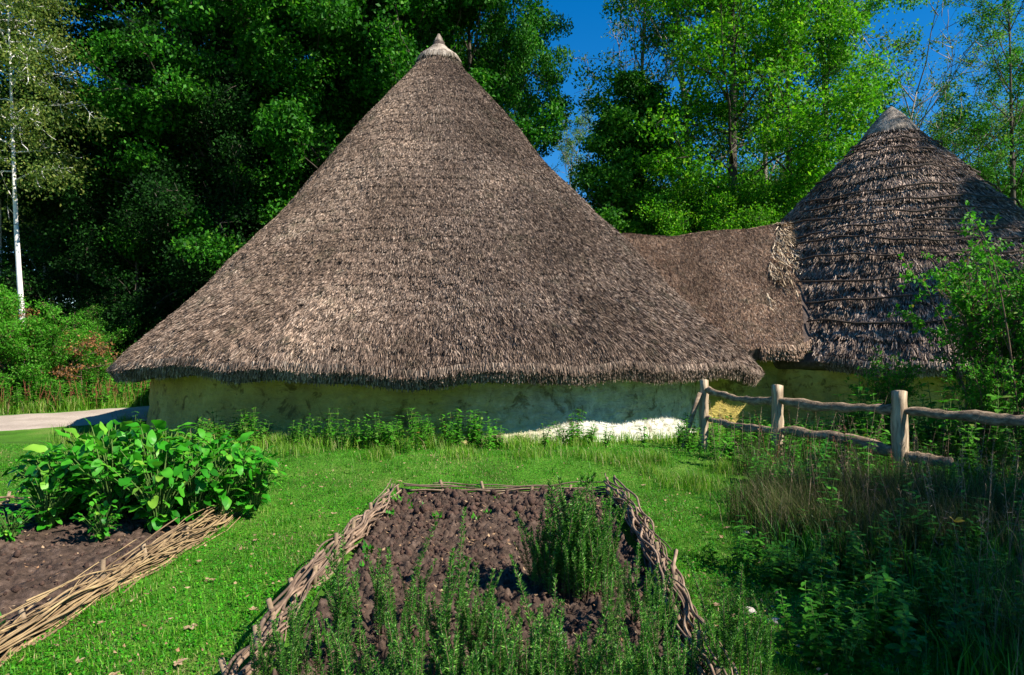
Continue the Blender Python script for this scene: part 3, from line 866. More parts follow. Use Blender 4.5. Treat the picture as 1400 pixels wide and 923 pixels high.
# ------------------------------------------------------------------ fence
def post(x, y, h, label, w=.055):
    z0 = float(ground_z(x, y)); n = 14; zz = np.linspace(-.3, h - z0, n)
    V = []
    sh = rng.normal(0, .004, (n, 8)); a0 = rng.uniform(-.3, .3)
    prof = np.array([1.32, 1.0, 1.36, 1.0, 1.3, 1.0, 1.36, 1.0])
    for k, z in enumerate(zz):
        th = np.arange(8) * np.pi / 4 - 1.75 + a0
        rr = w * prof * (1.04 - .1 * k / n) + sh[k] + .006 * np.sin(k * .9 + np.arange(8))
        V.append(np.stack([rr * np.cos(th) + .008 * math.sin(k * .5 + x), rr * np.sin(th), np.full(8, z)], -1))
    V[-1][:, 2] += .02 * np.cos(np.arange(8) * .8)
    V = np.concatenate(V); i = np.arange(n - 1)[:, None] * 8; j = np.arange(8)[None]
    q = np.stack([i + j, i + (j + 1) % 8, i + 8 + (j + 1) % 8, i + 8 + j], -1).reshape(-1, 4)
    V = np.concatenate([V, [[0, 0, zz[-1] + .012]]])
    b = MB(); b.add(V, q, [(len(V) - 1, len(V) - 9 + k, len(V) - 9 + (k + 1) % 8) for k in range(8)])
    return b, z0
fence = empty('rustic_fence', (2.78, 9.9, 0)); tag(fence, 'rustic cleft oak post and rail fence leading to the right', 'fence')
PST = [(2.78, 9.9, .98, .05), (3.43, 8.83, .98, .055), (4.47, 7.87, .98, .066), (5.75, 6.85, .95, .06)]
off = Vector((2.78, 9.9, 0))
for (x, y, h, w) in PST:
    b, z0 = post(x, y, h, '', w); o = b.build('post', M['oak'], fence); o.location = Vector((x, y, z0)) - off
def rail(p0, p1, sag, hgt, seed, end=1.0):
    n = 26; t = np.linspace(-.03, 1.03 * end, n); p0 = np.array(p0); p1 = np.array(p1)
    c = p0 + (p1 - p0) * t[:, None]; c[:, 2] += -sag * 4 * t * (1 - t) + .014 * np.sin(t * 6 + seed) + .006 * np.sin(t * 23 + seed) + rng.normal(0, .003, n)
    d = unit(p1 - p0); s = unit(np.cross(d, [0, 0, 1.])); up = np.array([0, 0, 1.])
    sec = [(-.5, -.9), (.25, -1.0), (.55, -.2), (.3, .85), (-.15, 1.05), (-.6, .3)]
    hh = hgt * .56 * (1 + .16 * np.sin(t * 7 + seed * 2) + .12 * np.sin(t * 19 + seed) + rng.normal(0, .05, n)); hh = hh * np.where((t < .02) | (t > end * .99), .5, 1)
    V = np.stack([c + s * (a * .055) + up * (bb * hh)[:, None] + rng.normal(0, .0015, (n, 1)) * up for a, bb in sec], 1)
    i = np.arange(n - 1)[:, None] * 6; j = np.arange(6)[None]
    q = np.stack([i + j, i + (j + 1) % 6, i + 6 + (j + 1) % 6, i + 6 + j], -1).reshape(-1, 4)
    b = MB(); b.add(V, q, [(0, 2, 1), (0, 3, 2), (0, 4, 3), (0, 5, 4)] + [((n - 1) * 6, (n - 1) * 6 + k, (n - 1) * 6 + k + 1) for k in range(1, 5)])
    o = b.build('rail', M['rail'], fence); o.location = -off
rail((2.80, 9.86, .83), (3.42, 8.86, .77), .03, .085, 1)
rail((2.80, 9.86, .43), (3.42, 8.86, .38), .02, .085, 2)
rail((3.44, 8.80, .80), (4.46, 7.90, .76), .03, .095, 3)
rail((3.44, 8.80, .42), (4.46, 7.90, .27), -.03, .11, 4.4)
rail((4.48, 7.84, .78), (5.75, 6.85, .72), .03, .10, 5)
rail((4.48, 7.84, .24), (5.75, 6.85, .12), .0, .10, 6, .3)
b = MB(); b.add(*tube([(2.72, 9.86, .80), (2.60, 9.82, .50), (2.44, 9.75, .02)], [.035, .038, .03], 7))
o = b.build('brace', M['rail'], fence); o.location = -off

# ------------------------------------------------------------------ grass and low growth (nobody could count it)
def in_bed(x, y):
    return ((x > -1.2) & (x < .96) & (y < 6.74)) | ((x < -2.5) & (y < 6.2) & (x > -6.4))
def in_house(x, y):
    return (np.hypot(x - C1[0], y - C1[1]) < 6.55) | (np.hypot(x - C2[0], y - C2[1]) < 5.3)
def scatter(n, x0, x1, y0, y1, wedge=.80, bias=0.0):
    """points on the ground inside the view wedge plus a margin, denser near the camera"""
    y = y0 + (y1 - y0) * rng.uniform(size=n) ** (1 + bias)
    hw = y * wedge + .8
    x = rng.uniform(-1, 1, n) * hw
    k = (x > x0) & (x < x1) & ~in_bed(x, y) & ~in_house(x, y) & (path_dist(x, y) > 1.7)
    return x[k], y[k]
def blades(b, x, y, h0, h1, w, lean, seg=2, zoff=0.0):
    n = len(x); p = np.stack([x, y, ground_z(x, y) + zoff - .003], -1)
    f = rng.uniform(0, 6.28, n); out = np.stack([np.cos(f), np.sin(f), 0 * f], -1)
    L = rng.uniform(.05, 1, n)[:, None] * lean; up = np.array([0, 0, 1.])
    h = rng.uniform(h0, h1, n)[:, None]; d0 = unit(up + out * L * .5); d1 = unit(up + out * L * 2.0)
    w_ = np.stack([-np.sin(f), np.cos(f), 0 * f], -1) * (w * rng.uniform(.6, 1.4, n))[:, None]
    m = p + d0 * h * .55; e = m + d1 * h * .5
    V = np.stack([p - w_ / 2, p + w_ / 2, m + w_ * .4, m - w_ * .4, e], 1).reshape(-1, 3)
    i = np.arange(n)[:, None] * 5
    b.add(V, i + np.array([[0, 1, 2, 3]]), i + np.array([[3, 2, 4]]))
x, y = scatter(330000, -14, 6.0, 2.2, 10.8, .80, .25)
dens = wob(x * 1.5, y * 1.5, 1, 4); k = rng.uniform(size=len(x)) < .72 + .5 * dens
b = MB(); x, y = x[k], y[k]
sz = 1 + y / 9
n_ = len(x)
blades(b, x, y, .012, .040, .0042, 1.2)
tag(b.build('lawn_grass', M['grass']), kind='stuff')
x, y = scatter(230000, -12, 6.0, 2.4, 10.4, .80, .2)
k = rng.uniform(size=len(x)) < .55 - .6 * wob(x * 1.5, y * 1.5, 1, 4); x, y = x[k], y[k]; n = len(x)
f = rng.uniform(0, 6.28, n); d = unit(np.stack([np.cos(f), np.sin(f), rng.uniform(-.1, .6, n)], -1)); w = unit(np.cross(d, [0, 0, 1.]) + rnd_dir(n) * .35)
b = MB(); b.add(*cards(np.stack([x, y, ground_z(x, y) + rng.uniform(.008, .030, n)], -1), d, w, rng.uniform(.009, .022, n), rng.uniform(.008, .018, n), droop=.15))
tag(b.build('clover', M['clover']), kind='stuff')

def clumps(name, mat, n, fx, h0, h1, w, per, spread, lean=.9):
    b = MB(); X_, Y_, H_ = [], [], []
    P = fx(n)
    for (cx_, cy_, s) in P:
        m = int(per * s); X_.append(cx_ + rng.normal(0, spread * s, m)); Y_.append(cy_ + rng.normal(0, spread * s, m))
    x = np.concatenate(X_); y = np.concatenate(Y_); k = ~in_bed(x, y) & ~in_house(x, y); x, y = x[k], y[k]
    blades(b, x, y, h0, h1, w, lean)
    return tag(b.build(name, mat), kind='stuff')
def along_wall(n):
    f = R(-90) + rng.normal(0, .55, n); r = 6.75 + np.abs(rng.normal(0, .55, n))
    return np.stack([C1[0] + r * np.cos(f), C1[1] + r * np.sin(f), rng.uniform(.5, 1.2, n)], -1)
clumps('tall_grass', M['tuft'], 150, along_wall, .05, .28, .007, 120, .11, 1.5)
def lawn_tufts(n):
    x, y = scatter(n, -8, 4.5, 2.6, 9.5, .8, .1)
    return np.stack([x, y, rng.uniform(.3, 1.1, len(x))], -1)
clumps('short_tufts', M['grass'], 900, lawn_tufts, .03, .075, .004, 60, .07)
def mid_tufts(n):
    pts = [(2.0, 7.3), (2.3, 7.9), (1.6, 8.3), (.3, 8.6), (-.6, 8.7), (-1.6, 8.5), (1.0, 8.5), (2.7, 7.0), (3.0, 6.4), (-5.5, 9.5), (-6.3, 10.4), (-5.0, 8.6), (2.6, 5.9), (1.75, 7.5), (-2.9, 8.9), (-7.2, 11.4)]
    return [(a + rng.normal(0, .12), c + rng.normal(0, .12), rng.uniform(.7, 1.6)) for a, c in pts for _ in range(3)]
clumps('grass_tufts', M['tuft'], 0, mid_tufts, .07, .20, .005, 160, .10)
def right_wild(n):
    o = []
    while len(o) < n:
        yy = rng.uniform(3.0, 8.6); xx = rng.uniform(1.9, .8 * yy + .6)
        edge_ = 2.15 + .35 * math.sin(yy * 2) + max(0, (yy - 6.6)) * .35
        if xx > edge_: o.append((xx, yy, rng.uniform(.5, 1.2)))
    return o
x, y = scatter(140000, -14, 6.0, 2.4, 10.0, .80, .2)
k = rng.uniform(size=len(x)) < 1.0 * smooth(-.05, .6, wob(x * 1.1 + 3, y * 1.4, 1, 2)); x, y = x[k], y[k]
b = MB(); blades(b, x, y, .012, .045, .0045, 1.8)
tag(b.build('withered_grass', M['withered']), kind='stuff')
def dry_spot(n):
    return [(a, c, e) for a, c, e in right_wild(n * 3) if ((a - 3.0) / 1.1) ** 2 + ((c - 5.9) / 1.1) ** 2 < 1 or rng.uniform() < .13]
clumps('dry_grass', M['dry'], 300, dry_spot, .14, .48, .0045, 90, .10, .9)
clumps('rough_grass', M['nettle'], 240, right_wild, .10, .32, .008, 60, .10, .8)

# leafy weed: upright stem, pairs of toothed leaves
def weed_template(h, ls, pairs, branches=3):
    lf, st = MB(), MB()
    for bnum in range(branches):
        f0 = rng.uniform(0, 6.28); lean = rng.uniform(0, .35) if bnum else .03
        top_ = np.array([math.cos(f0) * lean * h, math.sin(f0) * lean * h, h * rng.uniform(.65, 1.0)])
        pl = spline([(0, 0, 0), top_ * [.35, .35, .5], top_], 8)
        st.add(*tube(pl, np.linspace(.005, .0015, 8), 4))
        for k in range(pairs):
            t = (k + 1.2) / (pairs + .4); c = np.array([np.interp(t * 7, np.arange(8), pl[:, a]) for a in range(3)])
            f = f0 + k * 1.57
            for sgn in (0, np.pi):
                o_ = np.array([math.cos(f + sgn), math.sin(f + sgn), rng.uniform(-.1, .55)])
                L = ls * rng.uniform(.7, 1.2) * (1.1 - .5 * t)
                blade_leaf(lf, c, unit(o_), np.array([0, 0, 1.]), L, L * .55, .25, .03, 3)
    return lf.mesh('foliage', True), st.mesh('stems')
WT = [weed_template(.42, .085, 7) for _ in range(3)] + [weed_template(.30, .07, 5, 5) for _ in range(2)]
def mesh_arrays(me):
    v = np.empty(len(me.vertices) * 3); me.vertices.foreach_get('co', v)
    q = np.empty(len(me.loops), dtype=np.int32); me.loops.foreach_get('vertex_index', q)
    lt = np.empty(len(me.polygons), dtype=np.int32); me.polygons.foreach_get('loop_total', lt)
    st = np.empty(len(me.polygons), dtype=np.int32); me.polygons.foreach_get('loop_start', st)
    q4 = q[st[lt == 4][:, None] + np.arange(4)]; t3 = q[st[lt == 3][:, None] + np.arange(3)]
    return v.reshape(-1, 3), q4, t3
WA = [(mesh_arrays(a), mesh_arrays(c)) for a, c in WT]
def mass(name, mat, P, s0, s1, group_mat=None):
    lf = MB(); st = MB()
    for (x, y) in P:
        s = rng.uniform(s0, s1); k = rng.integers(len(WA))
        Mx = Matrix.Translation((x, y, float(ground_z(x, y)))) @ Matrix.Rotation(rng.uniform(0, 6.28), 4, 'Z') @ Matrix.Rotation(rng.normal(0, .12), 4, 'X') @ Matrix.Scale(s, 4)
        lf.merge(WA[k][0], Mx); st.merge(WA[k][1], Mx)
    root = lf.build(name, mat); tag(root, kind='stuff')
    st.build('stems', M['stem_green'], root)
    return root
def pts_in(n, f, x0, x1, y0, y1):
    o = []
    while len(o) < n:
        x, y = rng.uniform(x0, x1), rng.uniform(y0, y1)
        if f(x, y): o.append((x, y))
    return o
wf0 = along_wall(46); wf = np.concatenate([wf0 + rng.normal(0, .16, wf0.shape) for _ in range(7)])
mass('wall_foot_weeds', M['leaf_bush'], [(a, c) for a, c, e in wf if c < 10.8 and not in_house(a, c) and not (1.2 < a < 2.4 and rng.uniform() < .5)], .5, 1.45)
mass('nettles', M['nettle'], pts_in(150, lambda x, y: x > 1.55 + .2 * math.sin(y * 5) and x < .85 * y, 1.4, 3.6, 3.2, 4.9), .55, .95)
mass('undergrowth', M['nettle'], pts_in(520, lambda x, y: x > 2.2 + (y - 6) * .25 and x < .85 * y + .6 and not in_house(x, y), 2.2, 9.5, 4.4, 12.5), .5, 1.15)
mass('tall_brambles', M['leaf_bush'], pts_in(70, lambda x, y: not in_house(x, y), 4.8, 8.5, 7.9, 10.4), 1.3, 2.6)
x, y = scatter(900, -9, 2.4, 2.8, 9.0, .8, .1)
mass('lawn_weeds', M['clover'], list(zip(x, y)), .10, .26)
mass('brambles', M['leaf_bush'], pts_in(130, lambda x, y: not in_house(x, y), 2.3, 6.5, 7.6, 11.0), .8, 1.3)
# weeds along the wall foot, each on its own
wl = [('bushy green weed at the wall foot in front of the lit limewash', 1.30, 9.5, 1.25, 4), ('tall green weed by the right end of the lit limewash', 1.85, 9.55, 1.2, 1), ('broad green weed at the wall foot left of the lit limewash', .45, 9.5, 1.3, 3),
      ('rounded green weed growing before the shaded wall near its middle', -1.75, 9.75, 1.35, 3), ('small pale weed at the shaded wall foot, second from the middle', -1.25, 9.7, 1.0, 4), ('thin weed at the wall foot right of the vegetable clump', -3.0, 9.6, .9, 0),
      ('short upright weed at the wall foot behind the vegetable clump', -3.75, 9.9, 1.05, 2), ('leafy weed at the wall foot between two small weeds', -2.45, 9.6, .8, 1), ('yellowish weed before the shaded wall above the middle bed', -.35, 9.4, .85, 3),
      ('large dark weed beside the first fence post', 2.35, 9.1, 1.3, 4), ('pale green weed right of the second fence post', 3.75, 9.0, 1.35, 3), ('green weed in front of the first fence post', 2.75, 8.7, 1.1, 4), ('small green weed inside the far right corner of the middle bed', .80, 6.0, .75, 4),
      ('low green weed on the lawn near the dry grass', 2.15, 6.6, .6, 3)]
for (lab, x, y, s, k) in wl:
    plant('leafy_weed', lab, 'weed', 'weeds on the lawn and wall foot', (x, y, float(ground_z(x, y))), x * 3, s, *WT[k], M['leaf_bush'], M['stem_green'])

# docks and dead stems, reddish
def stems_mass(name, P, h0, h1, mat, r=.003):
    b = MB()
    for (x, y) in P:
        z = float(ground_z(x, y)); h = rng.uniform(h0, h1); l = rng.normal(0, .16, 2) * h
        b.add(*tube([(x, y, z), (x + l[0] * .4, y + l[1] * .4, z + h * .55), (x + l[0], y + l[1], z + h)], [r, r * .8, r * .4], 4))
        n = 14; t = rng.uniform(.45, 1, n); p = np.stack([x + l[0] * t, y + l[1] * t, z + h * t], -1)
        d = unit(rnd_dir(n) + [0, 0, .6]); b.add(*cards(p, d, unit(np.cross(d, rnd_dir(n))), rng.uniform(.02, .05, n), .006))
    return tag(b.build(name, mat), kind='stuff')
stems_mass('pale_dead_stems', pts_in(120, lambda x, y: x > 2.3 and x < .85 * y, 2.3, 7, 3.2, 9.0), .3, .9, M['stake'], .0025)
stems_mass('dead_stems', pts_in(90, lambda x, y: x > 2.4 and x < .85 * y, 2.3, 7, 3.2, 9.0), .3, .8, M['stem_brown'])
stems_mass('red_dock_stems', pts_in(14, lambda x, y: True, 2.7, 4.2, 6.4, 8.4), .3, .6, M['stem_red'])
# verge beyond the path
def verge(n, d0, d1):
    i = rng.integers(30, 215, n); dd = rng.uniform(d0, d1, n)
    return pc[i] - nn[i] * -1 * dd[:, None]
vp = verge(6000, 1.85, 4.6)
b = MB(); xx = vp[:, 0] + rng.normal(0, .1, len(vp)); yy = vp[:, 1] + rng.normal(0, .1, len(vp))
xx = np.repeat(xx, 8) + rng.normal(0, .12, len(xx) * 8); yy = np.repeat(yy, 8) + rng.normal(0, .12, len(yy) * 8)
k = (path_dist(xx, yy) > 1.75) & ~in_house(xx, yy); blades(b, xx[k], yy[k], .08, .45, .011, 1.0)
tag(b.build('verge_grass', M['tuft']), kind='stuff')
mass('verge_weeds', M['leaf_bush'], [tuple(p) for p in verge(900, 1.95, 5.0)], .9, 2.2)
stems_mass('verge_dock_stems', [tuple(p) for p in verge(420, 1.85, 2.9)], .35, .85, M['stem_red'], .006)

# fallen leaves on the lawn
FL = [(-1.75, 3.72, .05), (-2.25, 3.75, .03), (-1.62, 3.3, .045), (-1.35, 4.9, .04), (-1.95, 4.45, .03), (-2.0, 5.3, .03), (-1.6, 6.1, .04), (-1.5, 3.95, .035), (-2.2, 4.8, .03), (-1.85, 3.15, .05), (1.75, 5.6, .04), (1.5, 4.6, .035), (1.4, 7.3, .04), (-2.1, 3.3, .03), (-1.45, 5.4, .03), (-2.0, 7.2, .035), (-1.2, 7.4, .04), (1.2, 4.0, .03)]
for (x, y, s) in FL:
    b = MB(); a = rng.uniform(0, 6.28)
    for da, L in ((-1.9, .6), (-.95, .85), (0, 1.15), (.95, .85), (1.9, .6)):
        blade_leaf(b, np.zeros(3), unit(np.array([math.cos(a + da), math.sin(a + da), rng.uniform(.05, .45)])), np.array([0, 0, 1.]), s * L, s * .55, .1, .08, 3)
    o = b.build('fallen_leaf', M['litter'], None, True); o.location = (x, y, float(ground_z(x, y)) + .028)
    tag(o, 'dry brown fallen leaf lying on the short lawn', 'fallen leaf', 'fallen leaves on the lawn')
n = 900; x, y = scatter(n * 2, -7, 4, 3, 9.5)
d = unit(rng.normal(size=(len(x), 3)) * [1, 1, .3]); w = unit(np.cross(d, unit(rng.normal(size=(len(x), 3)) * .4 + [0, 0, 1])))
b = MB(); b.add(*cards(np.stack([x, y, ground_z(x, y) + .03], -1), d, w, rng.uniform(.015, .04, len(x)), rng.uniform(.008, .025, len(x)), droop=.2))
tag(b.build('leaf_litter', M['litter']), kind='stuff')
# flat pale stones by the rosemary
for i, (x, y, s, lab) in enumerate([(1.36, 3.95, .055, 'flat buff stone lying in the shade beside the right hurdle'), (1.46, 3.80, .045, 'small pale stone in front of the flat buff stone'), (2.62, 5.95, .035, 'small white stone at the edge of the dry grass'), (1.9, 5.55, .03, 'tiny cream stone on the sunlit lawn right of the middle bed')]):
    V, q, t = hull_rock(7, 10); b = MB(); b.add(V * [s, s * .8, s * .4], q, t)
    o = b.build('stone', surf_mat('pale_stone', [(.3, (.35, .28, .22)), (.7, (.6, .54, .46))], nscale=30), None, True); o.location = (x, y, float(ground_z(x, y)) + s * .3)
    tag(o, lab, 'stone', 'stones on the grass')


# ------------------------------------------------------------------ trees
def tree_template(*a, **k):
    global rng, _ts
    keep_, _ts = rng, _ts + 1
    rng = np.random.default_rng(_ts)
    r = _tree_template(*a, **k); rng = keep_
    return r
_ts = 100
def _tree_template(h, crown0, rad, nprim, leaf, nleaf, clump, trunk_r, lean=(0, 0), twig=True, bare=0.0, shape='round', droop=0.0, flat=.6, wr=.62, up_ang=(.4, 1.1), nsec=5):
    """trunk with limbs, boughs and twigs; leaf clumps hang on the outer boughs. Returns two meshes: wood, leaves"""
    wood = MB(); tips = []
    n = 12; t = np.linspace(0, 1, n)
    amp = .018 * h
    ph = rng.uniform(0, 6, 4)
    tr = np.stack([lean[0] * t * h + amp * np.sin(t * 4 + ph[0]) * t, lean[1] * t * h + amp * np.sin(t * 5 + ph[1]) * t, t * h * .96], -1)
    trr = trunk_r * (1 - t * .88) * (1 + .5 * np.exp(-t * 30)); wood.add(*tube(tr, trr, 8))
    for i in range(nprim):
        z = crown0 + (1 - crown0) * ((i + rng.uniform(0, .9)) / nprim) ** 1.0
        base = np.array([np.interp(z, t, tr[:, a]) for a in range(3)]); r0 = np.interp(z, t, trr) * .6
        u = (z - crown0) / (1 - crown0)
        env_ = {'round': math.sin(math.pi * min(1, .22 + u * .74)) ** .8, 'cone': 1.05 - .85 * u, 'vase': .45 + .6 * math.sin(math.pi * min(1, .1 + u * .75)), 'column': .8 - .35 * u}[shape]
        L = rad * env_ * rng.uniform(.72, 1.15)
        f = i * 2.4 + rng.uniform(-.5, .5); el = rng.uniform(*up_ang) * (.5 + .8 * u)
        d = np.array([math.cos(f), math.sin(f), math.tan(min(el, 1.3)) * .8]); d = d / np.linalg.norm(d)
        L = L / max(.35, math.hypot(d[0], d[1]))
        L = min(L, rad * 1.2)
        k = 6; s = np.linspace(0, 1, k)[:, None]
        cv = base + d * L * s + np.array([0, 0, 1.]) * (s ** 2) * L * (.12 - droop * .5) + rng.normal(0, .035 * L, (k, 3)) * s
        wood.add(*tube(cv, max(r0 * .7, .03) * (1 - .85 * s[:, 0]), 5))
        for j in range(nsec):
            q = .25 + .75 * (j + rng.uniform()) / nsec; b0 = np.array([np.interp(q * (k - 1), np.arange(k), cv[:, a]) for a in range(3)])
            dd = unit(d + rng.normal(0, .65, 3) + np.array([0, 0, .15 - droop])); l2 = L * rng.uniform(.22, .5) * (1.15 - .4 * q)
            m = 4; s2 = np.linspace(0, 1, m)[:, None]
            c2 = b0 + dd * l2 * s2 + rng.normal(0, .05 * l2, (m, 3)) * s2; c2[:, 2] -= (droop * l2 * .7 * s2[:, 0] ** 2)
            wood.add(*tube(c2, max(r0 * .22, .012) * (1 - .75 * s2[:, 0]), 4))
            for w_ in range(3):
                b1 = c2[rng.integers(1, m)]; d3 = unit(dd + rng.normal(0, .7, 3)); e = b1 + d3 * l2 * rng.uniform(.3, .6)
                if twig: wood.add(*tube([b1, (b1 + e) / 2 + rng.normal(0, .04, 3), e], [.018, .012, .006], 3))
                tips.append(e); tips.append((b1 + e) / 2)
    tips = np.array(tips); kk = rng.uniform(size=len(tips)) > bare; tips = tips[kk]
    idx = rng.integers(0, len(tips), nleaf)
    cs = rng.uniform(.5, 1.3, len(tips))[idx]
    g_ = rng.normal(size=(nleaf, 3)); g_ /= np.maximum(1, np.linalg.norm(g_, axis=1, keepdims=True) / 1.6)
    P = tips[idx] + g_ * clump * cs[:, None] * [1, 1, flat]
    P[:, 2] -= droop * np.abs(g_[:, 0]) * clump
    d = unit(rng.normal(size=(nleaf, 3)) + [0, 0, -.2 - droop]); nr = unit(rng.normal(size=(nleaf, 3)) * .75 + [0, 0, .8]); w = unit(np.cross(nr, d))
    ls = leaf * rng.uniform(.6, 1.35, nleaf)
    lv = MB(); lv.add(*cards(P, d, w, ls, ls * wr, droop=.12))
    return wood.mesh('trunk'), lv.mesh('crown')
T = {}
T['oak1'] = tree_template(19, .16, 5.2, 34, .14, 150000, .42, .34)
T['oak2'] = tree_template(20, .12, 4.6, 36, .135, 150000, .40, .30, (.03, 0))
T['oak3'] = tree_template(18, .30, 5.0, 28, .14, 120000, .40, .30, (-.02, 0))
T['ash'] = tree_template(16, .30, 4.3, 26, .13, 60000, .42, .24, shape='vase', up_ang=(.5, 1.1))
T['airy'] = tree_template(19, .25, 3.6, 26, .11, 24000, .26, .22, shape='column', bare=.35, up_ang=(.8, 1.25))
T['bare'] = tree_template(19, .28, 3.4, 30, .10, 6000, .2, .20, (.05, 0), shape='vase', bare=.6, up_ang=(.8, 1.3), nsec=8)
T['leaning'] = tree_template(13, .25, 4.6, 24, .10, 12000, .22, .18, (.22, 0), shape='vase', bare=.4, up_ang=(.5, 1.1), nsec=8)
T['spindly'] = tree_template(11, .10, 2.4, 30, .14, 32000, .34, .13, shape='cone', up_ang=(.25, .8))
T['birch'] = tree_template(14.5, .47, 2.8, 28, .09, 30000, .34, .10, (-.06, 0), shape='column', droop=.55, up_ang=(.4, .9))
T['low'] = tree_template(8, .06, 3.2, 26, .10, 70000, .40, .14, up_ang=(.2, .9))
T['shrub'] = tree_template(3.2, .03, 1.7, 22, .085, 20000, .24, .04, up_ang=(.3, 1.1))

def at(px, Y):
    return (px - 700) / 933.0 * Y, Y
def tree(kind, name, label, px, Y, s=1.0, rz=0.0, leaf='leaf_oak', bark='bark', cat='tree', group='trees of the wood behind the houses', z=None, sz=1.0, xy=None):
    x, y = xy if xy else at(px, Y)
    r = empty(name, (x, y, float(ground_z(x, y)) - .05), rz); r.scale = (s, s, s * sz)
    tag(r, label, cat, group)
    wm, lm = T[kind]
    key = (kind, bark, leaf)
    if key not in TC:
        a, c = wm.copy(), lm.copy(); a.materials.clear(); c.materials.clear(); a.materials.append(M[bark]); c.materials.append(M[leaf]); TC[key] = (a, c)
    a, c = TC[key]
    link('trunk', a, None, r); link('crown', c, None, r)
    return r
TC = {}
tree('oak1', 'broadleaf_tree', 'dark dense tree left of the roof, rising behind the birch', 225, 27, 1.0, .4, 'leaf_shade_dark')
tree('oak2', 'broadleaf_tree', 'dense green tree whose lit lower boughs spread left of the large roof', 325, 25, 1.0, 2.1)
tree('oak3', 'broadleaf_tree', 'dense green tree behind the left slope of the large roof', 400, 26, 1.05, 4.0)
tree('oak1', 'broadleaf_tree', 'tall leafy tree just left of the large roof tip', 505, 27, 1.0, 5.2)
tree('oak2', 'broadleaf_tree', 'tall leafy tree directly behind the large roof tip', 590, 26.5, 1.0, 1.0)
tree('oak3', 'broadleaf_tree', 'bright-edged tree right of the large roof tip, bordering the blue sky gap', 650, 26, .62, .5, sz=1.6)
tree('low', 'broadleaf_tree', 'low dark tree in the shade behind the left eave of the large roof', 190, 24, .9, 3, 'leaf_shade_dark')
tree('low', 'broadleaf_tree', 'low dark tree between the birch and the shaded low tree', 105, 25, 1.1, 1, 'leaf_shade_dark')
tree('low', 'broadleaf_tree', 'low dark tree peeping over the left slope of the large roof', 300, 24, 1.05, 5, 'leaf_shade_dark')
tree('birch', 'birch_tree', 'slender birch with a bare white trunk standing above the bright bushes', 40, 20.5, 1.0, .0, 'leaf_birch', 'bark_birch')
tree('birch', 'birch_tree', 'pale birch at the very left edge with thin white branches against the sky', -8, 24, 1.25, 2.6, 'leaf_birch', 'bark_birch')
tree('airy', 'broadleaf_tree', 'thin yellowish tree between the left edge birch and the dark trees', 64, 30, .55, 1.1, 'leaf_grey', 'bark_pale')
# right side
tree('airy', 'broadleaf_tree', 'small pale distant tree at the foot of the blue sky gap', 775, 46, .82, .3, 'leaf_grey', 'bark_pale')
tree('spindly', 'broadleaf_tree', 'narrow dark green tree beside the blue sky gap', 834, 25, .95, .2, 'leaf_mid')
tree('spindly', 'broadleaf_tree', 'narrow green tree to the right of the dark tree beside the sky gap', 882, 26, 1.1, 2.2, 'leaf_oak')
tree('bare', 'broadleaf_tree', 'tall half-bare tree with fine grey branches nearest the sky gap', 862, 31, 1.05, 1.0, 'leaf_grey', 'bark_pale')
tree('bare', 'broadleaf_tree', 'tall bare-topped tree with pale forked trunk left of the bright tree', 950, 29, 1.1, 3.9, 'leaf_grey', 'bark_pale')
tree('ash', 'broadleaf_tree', 'bright green tree with a dark trunk rising behind the passage ridge', 1000, 26, 1.12, .3, 'leaf_ash')
tree('ash', 'broadleaf_tree', 'bright yellow-green tree between the dark trunk and the smaller roof', 1085, 27, .92, 2.5, 'leaf_ash')
tree('airy', 'broadleaf_tree', 'tall airy tree rising behind the left slope of the smaller roof', 1125, 29, 1.08, 4.4, 'leaf_mid')
tree('airy', 'broadleaf_tree', 'tall thin tree at the upper middle behind the bright trees', 1050, 33, 1.05, .9, 'leaf_grey', 'bark_pale')
tree('leaning', 'broadleaf_tree', 'leaning tree with bare grey branches above the smaller roof tip', 1165, 30, 1.05, .1, 'leaf_grey', 'bark_pale')
tree('leaning', 'broadleaf_tree', 'sparse tree with arching grey branches right of the smaller roof tip', 1255, 33, .85, .5, 'leaf_grey', 'bark_pale')
tree('airy', 'broadleaf_tree', 'leafy tree at the right edge against the sky', 1385, 27, .80, 2.0, 'leaf_mid')
tree('ash', 'broadleaf_tree', 'mid green tree behind the right slope of the smaller roof', 1335, 31, .70, 4.0, 'leaf_mid')
for i, (px, Y, s, lf, lab) in enumerate([(838, 27, .85, 'leaf_oak', 'low dark bushy tree just right of the large roof slope'), (900, 25, .72, 'leaf_ash', 'low green bushy tree over the left half of the passage ridge'), (960, 25, .82, 'leaf_ash', 'low bright bushy tree left of the dark trunk'),
                                         (1050, 25, .8, 'leaf_ash', 'low bright bushy tree right of the dark trunk'), (1120, 27, .85, 'leaf_mid', 'low green bushy tree against the left edge of the smaller roof'), (1300, 33, .9, 'leaf_mid', 'low green bushy tree behind the right slope of the smaller roof'), (1375, 29, .95, 'leaf_mid', 'low bushy tree at the right edge of the picture')]):
    tree('low', 'broadleaf_tree', lab, px, Y, s, i * 1.3, lf)
